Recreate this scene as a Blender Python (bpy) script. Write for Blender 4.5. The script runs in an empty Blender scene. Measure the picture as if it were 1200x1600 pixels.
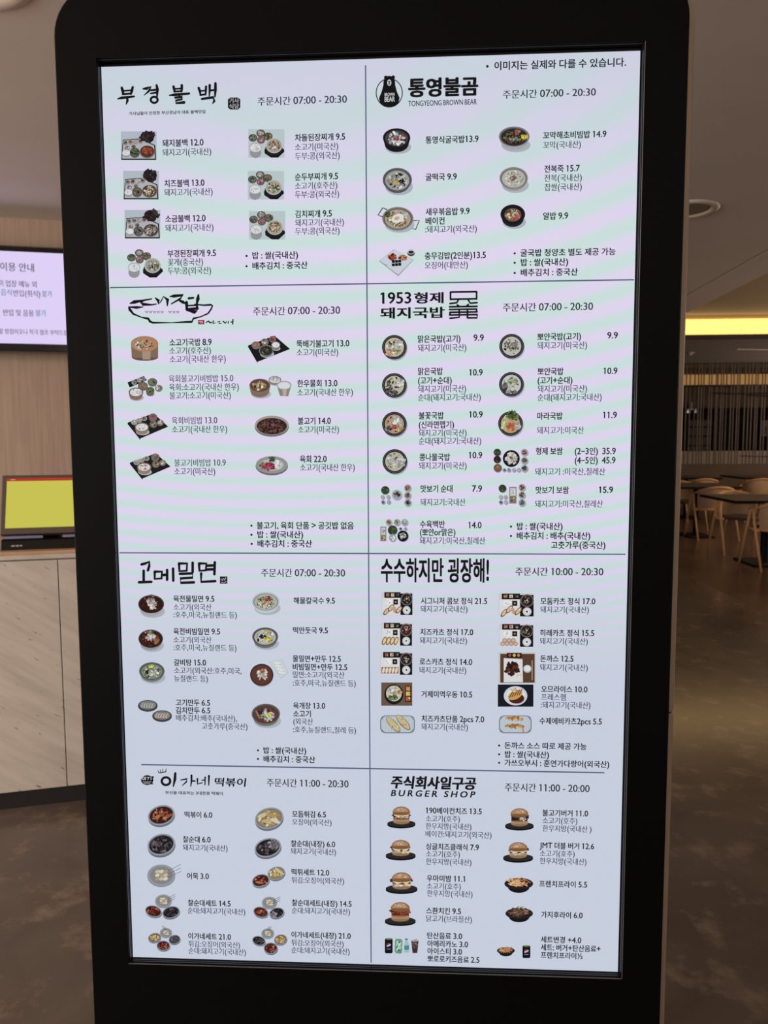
import bpy, math, random
from mathutils import Vector, Matrix

# ------------------------------------------------------------------ camera, world, exposure
SC = bpy.context.scene
COL = SC.collection
EYE = Vector((0.0726, -1.0129, 1.35))
SZ = 1.2264                                   # height of the menu screen's centre above the floor
yaw, pitch, roll = 0.0516105, -0.0900857, -0.0043674
_r = Vector((math.cos(yaw), math.sin(yaw), 0))
_f = Vector((-math.sin(yaw)*math.cos(pitch), math.cos(yaw)*math.cos(pitch), math.sin(pitch)))
_u = _r.cross(_f)
_r2 = _r*math.cos(roll) + _u*math.sin(roll)
_u2 = _u*math.cos(roll) - _r*math.sin(roll)
cam = bpy.data.cameras.new('camera'); camo = bpy.data.objects.new('camera', cam); COL.objects.link(camo)
cam.sensor_fit = 'VERTICAL'; cam.sensor_height = 36.0; cam.lens = 27.0
cam.clip_start = 0.02; cam.clip_end = 100
cam.dof.use_dof = True; cam.dof.focus_distance = 1.01; cam.dof.aperture_fstop = 11
mw = Matrix((_r2, _u2, -_f)).transposed().to_4x4(); mw.translation = EYE
camo.matrix_world = mw
SC.camera = camo

W = bpy.data.worlds.new('world'); SC.world = W; W.use_nodes = True
bg = W.node_tree.nodes['Background']
bg.inputs[0].default_value = (1.0, 0.90, 0.82, 1); bg.inputs[1].default_value = 0.24
SC.view_settings.view_transform = 'Standard'
SC.view_settings.look = 'None'
SC.view_settings.exposure = 0
SC.view_settings.gamma = 1
SC.view_settings.use_curve_mapping = False

def area(name, loc, target, sx, sy, power, col):
    l = bpy.data.lights.new(name, 'AREA'); l.shape = 'RECTANGLE'; l.size = sx; l.size_y = sy
    l.energy = power; l.color = col
    o = bpy.data.objects.new(name, l); COL.objects.link(o); o.location = loc
    o.rotation_euler = (Vector(target)-Vector(loc)).to_track_quat('-Z', 'Y').to_euler()
    return o
area('hall_left_fill', (-6.5, -2.5, 1.7), (-1.5, 3.5, 2.3), 5, 2.6, 430, (1.0, 0.90, 0.80))  # unseen fill added to brighten the left side; no actual window
area('hall_rear_fill', (0.5, -4.5, 2.7), (1.5, 5, 1.2), 4, 1.0, 30, (1.0, 0.86, 0.72))  # soft fill added behind the camera, no particular lamp
area('dining_side_fill', (8.4, 7.5, 1.9), (3.0, 8.0, 1.7), 5.0, 1.8, 95, (1.0, 0.80, 0.62))  # added out of view to lift the dim dining area from the right
area('dining_far_fill', (8.4, 13.4, 2.0), (5.0, 13.6, 1.6), 2.4, 1.4, 34, (1.0, 0.80, 0.64))  # extra unseen light added to brighten the rods and far tables
area('dining_overhead_fill', (6.6, 8.3, 2.85), (5.2, 9.4, 0), 2.2, 4.5, 60, (1.0, 0.74, 0.48))  # unseen warm panel added above the tables, separate from the glowing cove
area('tray_light', (4.2, 11.1, 3.12), (4.2, 8.0, 3.24), 5.0, 0.08, 5, (1.0, 0.74, 0.42))

# ------------------------------------------------------------------ helpers
def s2l(c):
    return tuple(((v/255)/12.92 if v/255 <= 0.04045 else ((v/255+0.055)/1.055)**2.4) for v in c)

class MB:
    def __init__(s): s.v = []; s.f = []; s.c = []; s.m = []
    def add(s, vs, fs, col=None, mi=0):
        n = len(s.v); s.v += [tuple(v) for v in vs]
        for f in fs: s.f.append([i+n for i in f]); s.c.append(col); s.m.append(mi)
    def box(s, a, b, mi=0, M=None):
        x0, y0, z0 = a; x1, y1, z1 = b
        vs = [Vector(p) for p in ((x0,y0,z0),(x1,y0,z0),(x1,y1,z0),(x0,y1,z0),(x0,y0,z1),(x1,y0,z1),(x1,y1,z1),(x0,y1,z1))]
        if M: vs = [M @ p for p in vs]
        s.add(vs, [(0,3,2,1),(4,5,6,7),(0,1,5,4),(1,2,6,5),(2,3,7,6),(3,0,4,7)], None, mi)
    def loft(s, rings, cap=True, mi=0, closed=True):
        n = len(s.v); k = len(rings[0])
        for r in rings: s.v += [tuple(p) for p in r]
        for i in range(len(rings)-1):
            for j in range(k if closed else k-1):
                a = n+i*k+j; b = n+i*k+(j+1) % k
                s.f.append([a, b, b+k, a+k]); s.c.append(None); s.m.append(mi)
        if cap:
            s.f.append([n+j for j in range(k)][::-1]); s.c.append(None); s.m.append(mi)
            s.f.append([n+(len(rings)-1)*k+j for j in range(k)]); s.c.append(None); s.m.append(mi)
    def tube(s, pts, rad, seg=8, mi=0, flat=1.0):
        pts = [Vector(p) for p in pts]; rings = []
        for i, p in enumerate(pts):
            d = (pts[min(i+1, len(pts)-1)] - pts[max(i-1, 0)]).normalized()
            up = Vector((0, 0, 1)) if abs(d.z) < 0.95 else Vector((0, 1, 0))
            a = d.cross(up).normalized(); b = a.cross(d).normalized()
            r = rad[i] if isinstance(rad, (list, tuple)) else rad
            rings.append([p + a*math.cos(t)*r + b*math.sin(t)*r*flat for t in [2*math.pi*q/seg for q in range(seg)]])
        s.loft(rings, mi=mi)
    def lathe(s, prof, c=(0, 0, 0), seg=32, cap=False, mi=0):
        rings = [[(c[0]+r*math.cos(2*math.pi*q/seg), c[1]+r*math.sin(2*math.pi*q/seg), c[2]+z) for q in range(seg)] for r, z in prof]
        s.loft(rings, cap=cap, mi=mi)
    def build(s, name, mats, parent=None, smooth=False, bevel=0):
        me = bpy.data.meshes.new(name); me.from_pydata(s.v, [], s.f)
        if not isinstance(mats, (list, tuple)): mats = [mats]
        for m in mats: me.materials.append(m)
        if len(mats) > 1:
            for p, i in zip(me.polygons, s.m): p.material_index = i
        if s.c and s.c[0] is not None:
            at = me.color_attributes.new('paint', 'FLOAT_COLOR', 'CORNER')
            at.data.foreach_set('color', [q for f, c in zip(s.f, s.c) for _ in f for q in (c[0], c[1], c[2], 1.0)])
        if smooth:
            for p in me.polygons: p.use_smooth = True
        o = bpy.data.objects.new(name, me); COL.objects.link(o)
        if parent: o.parent = parent
        if bevel:
            b = o.modifiers.new('bevel', 'BEVEL'); b.width = bevel; b.segments = 2; b.limit_method = 'ANGLE'
        return o

def tag(o, label=None, cat=None, group=None, kind=None):
    if label: o['label'] = label
    if cat: o['category'] = cat
    if group: o['group'] = group
    if kind: o['kind'] = kind
    return o
def empty(name, loc, rz=0, **k):
    o = bpy.data.objects.new(name, None); COL.objects.link(o); o.location = loc; o.rotation_euler = (0, 0, rz)
    o.empty_display_size = 0.1
    return tag(o, **k)
def dup(root, loc, rz, label=None):
    r = root.copy(); COL.objects.link(r); r.location = loc; r.rotation_euler = (0, 0, rz)
    if label: r['label'] = label
    for ch in list(root.children):
        c = ch.copy(); COL.objects.link(c); c.parent = r
        for g in list(ch.children):
            d = g.copy(); COL.objects.link(d); d.parent = c
    return r

# ------------------------------------------------------------------ materials
def mat(name, col, rough=0.5, metal=0.0, spec=0.5, coat=0.0):
    m = bpy.data.materials.new(name); m.use_nodes = True
    b = m.node_tree.nodes['Principled BSDF']
    b.inputs['Base Color'].default_value = (*s2l(col), 1)
    b.inputs['Roughness'].default_value = rough; b.inputs['Metallic'].default_value = metal
    b.inputs['Specular IOR Level'].default_value = spec; b.inputs['Coat Weight'].default_value = coat
    return m
def noise_mat(name, c1, c2, scale=(1, 1, 1), nscale=5, rough=0.5, lo=0.3, hi=0.7, bump=0.0, detail=6, spec=0.5, c3=None, s3=2, roughvar=0.0, rot=(0,0,0), dist=0.0, metal=0):
    m = mat(name, c1, rough, metal, spec); nt = m.node_tree; N = nt.nodes; L = nt.links; b = N['Principled BSDF']
    tc = N.new('ShaderNodeTexCoord'); mp = N.new('ShaderNodeMapping'); mp.inputs['Scale'].default_value = scale
    mp.inputs['Rotation'].default_value = rot
    L.new(tc.outputs['Object'], mp.inputs[0])
    n = N.new('ShaderNodeTexNoise'); n.inputs['Scale'].default_value = nscale; n.inputs['Detail'].default_value = detail
    n.inputs['Distortion'].default_value = dist
    L.new(mp.outputs[0], n.inputs['Vector'])
    r = N.new('ShaderNodeValToRGB'); e = r.color_ramp.elements
    e[0].position = lo; e[1].position = hi; e[0].color = (*s2l(c1), 1); e[1].color = (*s2l(c2), 1)
    L.new(n.outputs['Fac'], r.inputs[0]); out = r.outputs[0]
    if c3:
        n2 = N.new('ShaderNodeTexNoise'); n2.inputs['Scale'].default_value = s3; n2.inputs['Detail'].default_value = 8
        n2.inputs['Roughness'].default_value = 0.65
        L.new(tc.outputs['Object'], n2.inputs['Vector'])
        r2 = N.new('ShaderNodeValToRGB'); r2.color_ramp.elements[0].position = 0.53; r2.color_ramp.elements[1].position = 0.66
        L.new(n2.outputs['Fac'], r2.inputs[0])
        mx = N.new('ShaderNodeMix'); mx.data_type = 'RGBA'; mx.inputs[7].default_value = (*s2l(c3), 1)
        L.new(r2.outputs[0], mx.inputs[0]); L.new(out, mx.inputs[6]); out = mx.outputs[2]
    L.new(out, b.inputs['Base Color'])
    if bump:
        bp = N.new('ShaderNodeBump'); bp.inputs['Strength'].default_value = bump; bp.inputs['Distance'].default_value = 0.01
        L.new(n.outputs['Fac'], bp.inputs['Height']); L.new(bp.outputs[0], b.inputs['Normal'])
    if roughvar:
        mr = N.new('ShaderNodeMapRange'); mr.inputs[3].default_value = rough-roughvar; mr.inputs[4].default_value = rough+roughvar
        L.new(n.outputs['Fac'], mr.inputs[0]); L.new(mr.outputs[0], b.inputs['Roughness'])
    return m
def emit(name, col, strength=1.0):
    m = bpy.data.materials.new(name); m.use_nodes = True; N = m.node_tree.nodes; N.clear()
    e = N.new('ShaderNodeEmission'); e.inputs[0].default_value = (*s2l(col), 1); e.inputs[1].default_value = strength
    o = N.new('ShaderNodeOutputMaterial'); m.node_tree.links.new(e.outputs[0], o.inputs[0])
    return m
def paint_emit(name):
    m = emit(name, (255, 255, 255)); N = m.node_tree.nodes
    a = N.new('ShaderNodeVertexColor'); a.layer_name = 'paint'
    m.node_tree.links.new(a.outputs[0], [n for n in N if n.type == 'EMISSION'][0].inputs[0])
    return m

M_black = noise_mat('black_powder_coat', (5, 5, 6), (8, 7, 8), nscale=900, rough=0.55, spec=0.1)
M_bezel = mat('black_bezel', (14, 14, 17), 0.3, spec=0.6)
M_bronze = noise_mat('bronze_metal', (190, 168, 148), (174, 153, 134), scale=(1, 1, 0.05), nscale=60, rough=0.5, metal=0.15)
M_groove = mat('dark_seam', (12, 10, 9), 0.8)
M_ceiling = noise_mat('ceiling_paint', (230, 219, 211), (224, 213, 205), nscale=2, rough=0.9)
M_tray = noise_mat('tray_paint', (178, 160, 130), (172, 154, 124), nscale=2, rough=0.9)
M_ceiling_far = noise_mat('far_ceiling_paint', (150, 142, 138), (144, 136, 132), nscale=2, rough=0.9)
M_slot = mat('ceiling_slot', (20, 16, 14), 0.9)
M_conc = noise_mat('polished_concrete', (92, 79, 72), (112, 98, 89), nscale=3.2, rough=0.17, lo=0.3, hi=0.72, c3=(132, 115, 99), s3=6.5, roughvar=0.02, spec=0.36, dist=0.6)
M_woodfloor = noise_mat('brown_wood_floor', (86, 66, 54), (100, 76, 61), scale=(1, 0.15, 1), nscale=6, rough=0.26, roughvar=0.04, spec=0.45)
M_wall = noise_mat('beige_wood_panel', (172, 146, 127), (158, 133, 115), scale=(16, 16, 0.8), nscale=3.0, rough=0.6, lo=0.35, hi=0.65, bump=0.05)
M_plain = noise_mat('hall_wall_paint', (120, 102, 88), (112, 95, 82), nscale=3, rough=0.9)
M_kick = mat('black_plinth', (34, 31, 30), 0.5)
M_topwood = noise_mat('counter_wood', (206, 168, 136), (184, 146, 114), scale=(2, 20, 20), nscale=4, rough=0.5)
M_oak = noise_mat('oak', (226, 176, 124), (206, 152, 102), scale=(8, 8, 2), nscale=6, rough=0.42)
M_cord = noise_mat('woven_cord', (196, 164, 134), (164, 134, 106), scale=(1, 1, 60), nscale=8, rough=0.8, bump=0.3)
M_table = noise_mat('dark_table_top', (92, 76, 64), (80, 66, 55), scale=(1, 6, 1), nscale=6, rough=0.35)
M_tedge = mat('table_edge', (8, 7, 7), 0.7, spec=0.2)
M_ped = mat('black_steel', (9, 10, 13), 0.6, spec=0.2)
M_rod = mat('rod_metal', (104, 90, 80), 0.5)
M_hoop = mat('hoop_metal', (16, 12, 11), 0.5)
M_brown = noise_mat('brown_wall', (98, 80, 64), (90, 73, 58), nscale=4, rough=0.8)
M_greyband = mat('grey_counter_front', (196, 176, 160), 0.7)
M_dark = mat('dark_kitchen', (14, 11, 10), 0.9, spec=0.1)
M_steel = mat('kitchen_steel', (150, 146, 144), 0.4, metal=0.6)
M_trimring = mat('lamp_trim', (225, 212, 196), 0.4)
M_cup = mat('lamp_cup', (150, 136, 124), 0.6)
M_cove = emit('cove_glow', (255, 196, 92), 1.0); M_cove.node_tree.nodes['Emission'].inputs[0].default_value = (1.9, 1.12, 0.285, 1)
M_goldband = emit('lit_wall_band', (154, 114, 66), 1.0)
M_lampglow = emit('lamp_glow', (255, 236, 200), 1.3)
M_spot = emit('spot_glow', (255, 224, 200), 1.0)
M_monframe = mat('monitor_frame', (92, 78, 68), 0.45)
M_glossblack = mat('gloss_black', (14, 13, 13), 0.15)
M_print = paint_emit('screen_picture')

def marble(name='marble_cladding'):
    m = mat(name, (205, 192, 180), 0.4); nt = m.node_tree; N = nt.nodes; L = nt.links; b = N['Principled BSDF']
    tc = N.new('ShaderNodeTexCoord'); mp = N.new('ShaderNodeMapping')
    mp.vector_type = 'TEXTURE'; mp.inputs['Rotation'].default_value = (0, math.radians(34), 0); mp.inputs['Scale'].default_value = (0.8, 1, 0.09)
    L.new(tc.outputs['Object'], mp.inputs[0])
    n = N.new('ShaderNodeTexNoise'); n.inputs['Scale'].default_value = 2.4; n.inputs['Detail'].default_value = 7
    L.new(mp.outputs[0], n.inputs['Vector'])
    r = N.new('ShaderNodeValToRGB'); e = r.color_ramp.elements
    e[0].position = 0.3; e[0].color = (*s2l((196, 183, 172)), 1); e[1].position = 0.6; e[1].color = (*s2l((216, 204, 194)), 1)
    L.new(n.outputs['Fac'], r.inputs[0])
    mp2 = N.new('ShaderNodeMapping'); mp2.vector_type = 'TEXTURE'; mp2.inputs['Rotation'].default_value = (0, math.radians(34), 0); mp2.inputs['Scale'].default_value = (0.09, 0.2, 0.022)
    L.new(tc.outputs['Object'], mp2.inputs[0])
    n2 = N.new('ShaderNodeTexNoise'); n2.inputs['Scale'].default_value = 2.0; n2.inputs['Detail'].default_value = 3
    L.new(mp2.outputs[0], n2.inputs['Vector'])
    r2 = N.new('ShaderNodeValToRGB'); r2.color_ramp.elements[0].position = 0.66; r2.color_ramp.elements[1].position = 0.74
    L.new(n2.outputs['Fac'], r2.inputs[0])
    mx = N.new('ShaderNodeMix'); mx.data_type = 'RGBA'; mx.inputs[7].default_value = (*s2l((128, 108, 96)), 1)
    L.new(r2.outputs[0], mx.inputs[0]); L.new(r.outputs[0], mx.inputs[6]); L.new(mx.outputs[2], b.inputs['Base Color'])
    return m
M_marble = marble()

def lcd():
    # backlit panel: pale blue-white with faint green / lilac moire and duller ends painted into the glow
    m = mat('menu_lcd', (6, 6, 8), 0.25, spec=0.12); nt = m.node_tree; N = nt.nodes; L = nt.links; b = N['Principled BSDF']
    tc = N.new('ShaderNodeTexCoord'); sp = N.new('ShaderNodeSeparateXYZ'); L.new(tc.outputs['Object'], sp.inputs[0])
    def mth(op, a, b_=None):
        n = N.new('ShaderNodeMath'); n.operation = op
        for i, v in enumerate((a, b_)):
            if v is None: continue
            if isinstance(v, (int, float)): n.inputs[i].default_value = v
            else: L.new(v, n.inputs[i])
        return n.outputs[0]
    nz = N.new('ShaderNodeTexNoise'); nz.inputs['Scale'].default_value = 3.0; nz.inputs['Detail'].default_value = 1; L.new(tc.outputs['Object'], nz.inputs['Vector'])
    dx = mth('MULTIPLY', mth('ADD', sp.outputs['X'], 0.12), 0.55); dz = mth('SUBTRACT', sp.outputs['Z'], 0.72)
    d2 = mth('ADD', mth('MULTIPLY', dx, dx), mth('MULTIPLY', dz, dz))
    ph = mth('ADD', mth('MULTIPLY', d2, 230.0), mth('MULTIPLY', nz.outputs['Fac'], 7.0))
    w = mth('ADD', mth('MULTIPLY', mth('SINE', ph), 0.5), 0.5)
    r = N.new('ShaderNodeValToRGB'); e = r.color_ramp.elements
    e[0].position = 0.1; e[0].color = (*s2l((200, 221, 219)), 1); e[1].position = 0.9; e[1].color = (*s2l((220, 211, 236)), 1)
    L.new(w, r.inputs[0])
    mr = N.new('ShaderNodeMapRange'); mr.inputs[1].default_value = 0.02; mr.inputs[2].default_value = -0.20; mr.inputs[3].default_value = 0.0; mr.inputs[4].default_value = 1.0
    L.new(sp.outputs['Z'], mr.inputs[0])
    mt = N.new('ShaderNodeMapRange'); mt.inputs[1].default_value = 0.40; mt.inputs[2].default_value = 0.62; mt.inputs[3].default_value = 0.0; mt.inputs[4].default_value = 0.8
    L.new(sp.outputs['Z'], mt.inputs[0])
    mx = N.new('ShaderNodeMix'); mx.data_type = 'RGBA'; mx.inputs[7].default_value = (*s2l((198, 205, 220)), 1)
    L.new(mth('MAXIMUM', mr.outputs[0], mt.outputs[0]), mx.inputs[0]); L.new(r.outputs[0], mx.inputs[6])
    L.new(mx.outputs[2], b.inputs['Emission Color']); b.inputs['Emission Strength'].default_value = 1.0
    return m
M_lcd = lcd()

# ------------------------------------------------------------------ the setting
TH = math.radians(17.93); CD = Vector((math.cos(TH), math.sin(TH), 0)); CN = Vector((-math.sin(TH), math.cos(TH), 0))
TW = math.radians(15.5); WD = Vector((math.cos(TW), math.sin(TW), 0)); WN = Vector((-math.sin(TW), math.cos(TW), 0))
X0, X1, Y0, Y1 = -8.0, 8.6, -6.0, 11.35
def struct(name, mb, m, **k):
    return tag(mb.build(name, m, **k), kind='structure')
b = MB(); b.box((X0, Y0, -0.1), (2.745, 16.4, 0)); struct('floor', b, M_conc)
b = MB(); b.box((2.745, Y0, -0.1), (X1, 16.4, 0.0)); struct('floor_wood', b, M_woodfloor)
# main ceiling with the lamp holes filled by the lamps, a slot and a raised tray
b = MB()
b.box((X0, Y0, 3.0), (3.04, Y1, 3.1)); b.box((3.062, Y0, 3.0), (3.46, Y1, 3.1)); b.box((3.46, Y0, 3.0), (X1, 5.2, 3.1))
struct('ceiling', b, M_ceiling)
b = MB(); b.box((3.04, Y0, 3.03), (3.062, Y1, 3.06)); struct('trim_1', b, M_slot)
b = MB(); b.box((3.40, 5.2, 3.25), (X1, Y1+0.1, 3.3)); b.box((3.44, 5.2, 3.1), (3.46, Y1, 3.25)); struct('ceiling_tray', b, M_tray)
b = MB(); b.box((X0, Y1, 2.928), (X1, Y1+0.05, 3.0)); struct('trim_2', b, mat('dark_brown_fascia', (44, 31, 25), 0.7))
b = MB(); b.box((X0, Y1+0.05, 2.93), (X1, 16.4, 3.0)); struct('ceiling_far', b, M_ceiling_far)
b = MB(); b.box((3.47, Y1+0.002, 3.001), (X1, Y1+0.05, 3.235))
tag(b.build('cove_light', M_cove), 'long glowing yellow cove light strip across the far ceiling step', 'light')
b = MB(); b.box((X1, Y0, 0), (X1+0.1, 16.4, 3.3)); struct('wall_right', b, M_plain)
# left beige wood wall (slanting away to the right) and its return behind the kiosk
Wp = Vector((-3.019, 4.619, 0)); a0 = Wp - WD*5.2; a1 = Wp + WD*3.3
RW = Matrix.Translation(a0) @ Matrix.Rotation(TW, 4, 'Z')
b = MB(); b.box((0, 0, 0), (8.5, 0.12, 3.0), M=RW); struct('wall_left', b, M_wall)
b = MB(); b.box((a1.x-0.12, a1.y+0.05, 0), (a1.x, 16.0, 3.0)); struct('wall_corner', b, M_plain)
# far side: half wall, kitchen behind it
b = MB(); b.box((0.2, 16.1, 0), (X1, 16.3, 2.93)); struct('wall_back', b, M_brown)
b = MB(); b.box((0.4, 14.98, 0), (X1, 15.14, 0.885)); struct('wall_half', b, M_brown)
b = MB(); b.box((3.5, 16.02, 2.10), (X1, 16.1, 2.56)); struct('trim_3', b, M_brown)
b = MB(); b.box((3.5, 16.06, 2.56), (X1, 16.1, 2.78)); tag(b.build('wall_wash_light', M_goldband), 'amber lit band on the far wall behind the hanging rods', 'light')
b = MB(); b.box((3.5, 15.98, 1.14), (X1, 16.1, 2.06)); struct('window_1', b, M_dark)  # near-black sheet paints the darkness inside the kitchen opening
b = MB(); b.box((3.5, 15.9, 0), (X1, 16.0, 1.14)); struct('trim_4', b, M_greyband)

# kitchen things seen dimly through the rods
def kit(name, x, z, w, h, m, label, cat, y=15.88, extra=None):
    e = empty(name, (x, y, z), label=label, cat=cat)
    q = MB(); q.box((-w/2, -0.02, 0), (w/2, 0.06, h)); q.build('body', m, e, bevel=0.006)
    if extra: extra(e)
    return e
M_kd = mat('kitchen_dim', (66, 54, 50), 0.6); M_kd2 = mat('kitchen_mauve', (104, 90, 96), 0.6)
def shelfy(e):
    for k in range(3):
        q = MB(); q.box((-0.24, -0.03, 0.1+0.2*k), (0.24, 0.0, 0.13+0.2*k)); q.build('shelf', M_dark, e)
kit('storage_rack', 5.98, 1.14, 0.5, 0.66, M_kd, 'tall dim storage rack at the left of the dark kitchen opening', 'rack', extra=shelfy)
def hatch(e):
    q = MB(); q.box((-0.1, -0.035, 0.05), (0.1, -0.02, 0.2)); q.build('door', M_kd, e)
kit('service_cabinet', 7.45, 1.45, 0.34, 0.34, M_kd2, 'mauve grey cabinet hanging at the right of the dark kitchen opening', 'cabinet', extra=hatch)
e = empty('kitchen_lamp', (5.80, 15.87, 1.98), label='small bright twin lamp under the kitchen opening\'s top edge', cat='lamp')
q = MB(); q.lathe([(0.001, -0.03), (0.03, -0.02), (0.035, 0.0), (0.02, 0.03), (0.001, 0.04)], (-0.06, 0, 0), 12); q.build('bulb', emit('dim_lamp', (190, 184, 180), 0.8), e)
q = MB(); q.box((-0.09, -0.01, 0.04), (0.11, 0.03, 0.06)); q.box((-0.01, 0.0, 0.06), (0.01, 0.2, 0.2)); q.build('bracket', M_steel, e)
q = MB(); q.lathe([(0.001, -0.03), (0.024, -0.02), (0.028, 0.0), (0.02, 0.03), (0.001, 0.04)], (0.08, 0, 0), 12); q.build('bulb', emit('dimmer_lamp', (140, 132, 128), 0.8), e)

# hanging rod screen
rods = empty('rod_screen', (0, 15.06, 0), label='hanging screen of thin dark vertical rods above the half wall', cat='screen')
rnd = random.Random(5)
x = 5.15; k = 0
rodmesh = None
while x < 8.2:
    if rodmesh is None:
        q = MB(); q.tube([(0, 0, 0.885), (0, 0, 2.93)], 0.013, 8); ro = q.build('rod', M_rod, rods); rodmesh = ro
    else:
        ro = rodmesh.copy(); COL.objects.link(ro); ro.parent = rods
    ro.location = (x, rnd.uniform(-0.03, 0.03), 0); x += rnd.choice([0.05, 0.062, 0.075, 0.09])
q = MB(); q.box((5.0, -0.02, 2.905), (8.3, 0.02, 2.93)); q.build('top_rail', M_hoop, rods)
def hoop(x0, x1, z, bend):
    q = MB(); q.tube([(x0+(x1-x0)*t/12, -0.05-0.05*math.sin(math.pi*t/12), z+bend*math.sin(math.pi*t/12)) for t in range(13)], 0.011, 6)
    q.build('hoop', M_hoop, rods)
hoop(5.2, 6.35, 2.44, 0.02); hoop(6.85, 8.2, 2.70, 0.03); hoop(6.6, 8.2, 2.27, -0.03); hoop(7.1, 8.2, 2.44, 0.03); hoop(6.5, 8.2, 1.05, -0.02); hoop(5.9, 7.2, 2.32, -0.02)

# ceiling lamps
def ring_lamp(name, x, y, r, glow, label, z=3.0):
    e = empty(name, (x, y, z), label=label, cat='ceiling light')
    q = MB(); q.lathe([(r*0.72, -0.001), (r*0.76, -0.012), (r*0.90, -0.016), (r*1.0, -0.006), (r*1.0, 0.0)], seg=48); q.build('trim_ring', M_trimring, e, smooth=True)
    q = MB(); q.lathe([(r*0.72, -0.002), (r*0.66, -0.004), (r*0.60, -0.003), (r*0.3, -0.002), (0.001, -0.002)], seg=48); q.build('recessed_cup', glow, e, smooth=True)
    return e
ring_lamp('ceiling_lamp', -1.57, 1.73, 0.27, M_cup, 'round white ceiling lamp ring above the marble counter')
ring_lamp('ceiling_lamp', 1.945, 4.75, 0.225, M_cup, 'round ceiling lamp ring on the dim ceiling right of the kiosk')
e = empty('ceiling_spotlight', (3.43, 9.3, 3.0), label='tiny bright spotlight at the corner of the raised ceiling tray', cat='spotlight')
q = MB(); q.lathe([(0.03, 0.0), (0.03, -0.05), (0.022, -0.06)], seg=16); q.build('housing', M_trimring, e)
q = MB(); q.lathe([(0.022, -0.058), (0.012, -0.062), (0.001, -0.063)], seg=16); q.build('lens', M_spot, e)
e = empty('sprinkler_head', (4.85, 13.2, 2.93), label='tiny pale sprinkler head on the far grey ceiling', cat='sprinkler')
q = MB(); q.lathe([(0.06, 0), (0.06, -0.01), (0.02, -0.02), (0.02, -0.04), (0.03, -0.045), (0.001, -0.046)], seg=16); q.build('rose', M_trimring, e)
q = MB(); q.tube([(-0.03, 0, -0.05), (0.03, 0, -0.05)], 0.006); q.build('deflector', M_steel, e)
# air slot on the far ceiling
e = empty('air_vent', (6.15, 12.9, 2.93), math.radians(12), label='thin pale air vent strip on the far grey ceiling', cat='vent')
q = MB(); q.box((-0.7, -0.05, -0.012), (0.7, 0.05, 0)); q.build('frame', M_ceiling, e)
q = MB(); q.box((-0.66, -0.012, -0.014), (0.66, 0.012, -0.011)); q.build('slot', M_slot, e)

# ------------------------------------------------------------------ marble counter
Cp = Vector((-1.487, 1.638, 0)) - CD*0.0
MC = Matrix.Translation(Cp) @ Matrix.Rotation(TH, 4, 'Z')
ctr = empty('reception_counter', Cp, TH, label='service counter clad in pale veined marble with a wood top and black plinth', cat='counter')
js = 0.232
for x0, x1 in ((-2.2, -1.0), (-1.0+0.002, js-0.0015), (js+0.0015, 1.4)):
    q = MB(); q.box((x0, 0, 0.067), (x1, 0.02, 0.928)); q.build('marble_panel', M_marble, ctr, bevel=0.0015)
q = MB(); q.box((-2.2, -0.004, 0.933), (1.4, 0.09, 0.950)); q.build('marble_cap', M_marble, ctr, bevel=0.002)
q = MB(); q.box((-2.2, 0.006, 0.950), (1.4, 0.6, 0.962)); q.build('counter_top', M_topwood, ctr, bevel=0.002)
q = MB(); q.box((-2.2, 0.02, 0.0), (1.4, 0.58, 0.95)); q.build('carcass', mat('joint_grout', (190, 174, 160), 0.7), ctr)
q = MB(); q.box((-2.15, 0.012, 0.0), (1.4, 0.0195, 0.066)); q.build('plinth', M_kick, ctr)

# ------------------------------------------------------------------ till monitor on the counter
mon = empty('till_monitor', MC @ Vector((0.19, 0.13, 0.962)), TH, label='dark framed till monitor with a plain yellow screen on the counter', cat='monitor')
tilt = math.atan2(0.09, 0.215)
Rt = Matrix.Translation((0, -0.05, 0.056)) @ Matrix.Rotation(-tilt, 4, 'X')
q = MB(); q.box((-0.165, 0, 0), (0.185, 0.03, 0.234), M=Rt); q.build('frame', M_monframe, mon, bevel=0.004)
q = MB(); q.box((-0.147, -0.0015, 0.024), (0.167, 0.001, 0.219), M=Rt); sc_ = q.build('screen', emit('yellow_display', (200, 194, 84), 1.0), mon)
q = MB(); q.box((-0.147, -0.003, 0.2085), (0.167, -0.0016, 0.2195), M=Rt); q.build('title_bar', emit('red_title_bar', (176, 58, 46), 1.0), sc_)
q = MB(); q.box((-0.133, -0.004, 0.2125), (-0.118, -0.0031, 0.2155), M=Rt); q.build('title_mark', emit('pale_mark', (226, 150, 130), 1.0), sc_)
q = MB(); q.add([(-0.16, -0.075, 0), (0.18, -0.075, 0), (0.18, 0.08, 0), (-0.16, 0.08, 0), (-0.16, -0.064, 0.034), (0.18, -0.064, 0.034), (0.18, 0.03, 0.05), (-0.16, 0.03, 0.05)],
    [(0,3,2,1),(4,5,6,7),(0,1,5,4),(1,2,6,5),(2,3,7,6),(3,0,4,7)]); bs = q.build('base', M_glossblack, mon, bevel=0.003)
for i, w_ in enumerate((0.006, 0.004, 0.007, 0.003, 0.006)):
    q = MB(); x_ = -0.122+0.0075*i; q.box((x_, -0.0755, 0.013), (x_+w_, -0.0685, 0.018)); q.build('pale_mark', mat('pale_print', (190, 185, 180), 0.5), bs)
q = MB(); q.box((-0.03, 0.0, 0.0), (0.03, 0.07, 0.15), M=Matrix.Translation((0, 0.02, 0.02))); q.build('neck', M_monframe, mon)
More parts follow.
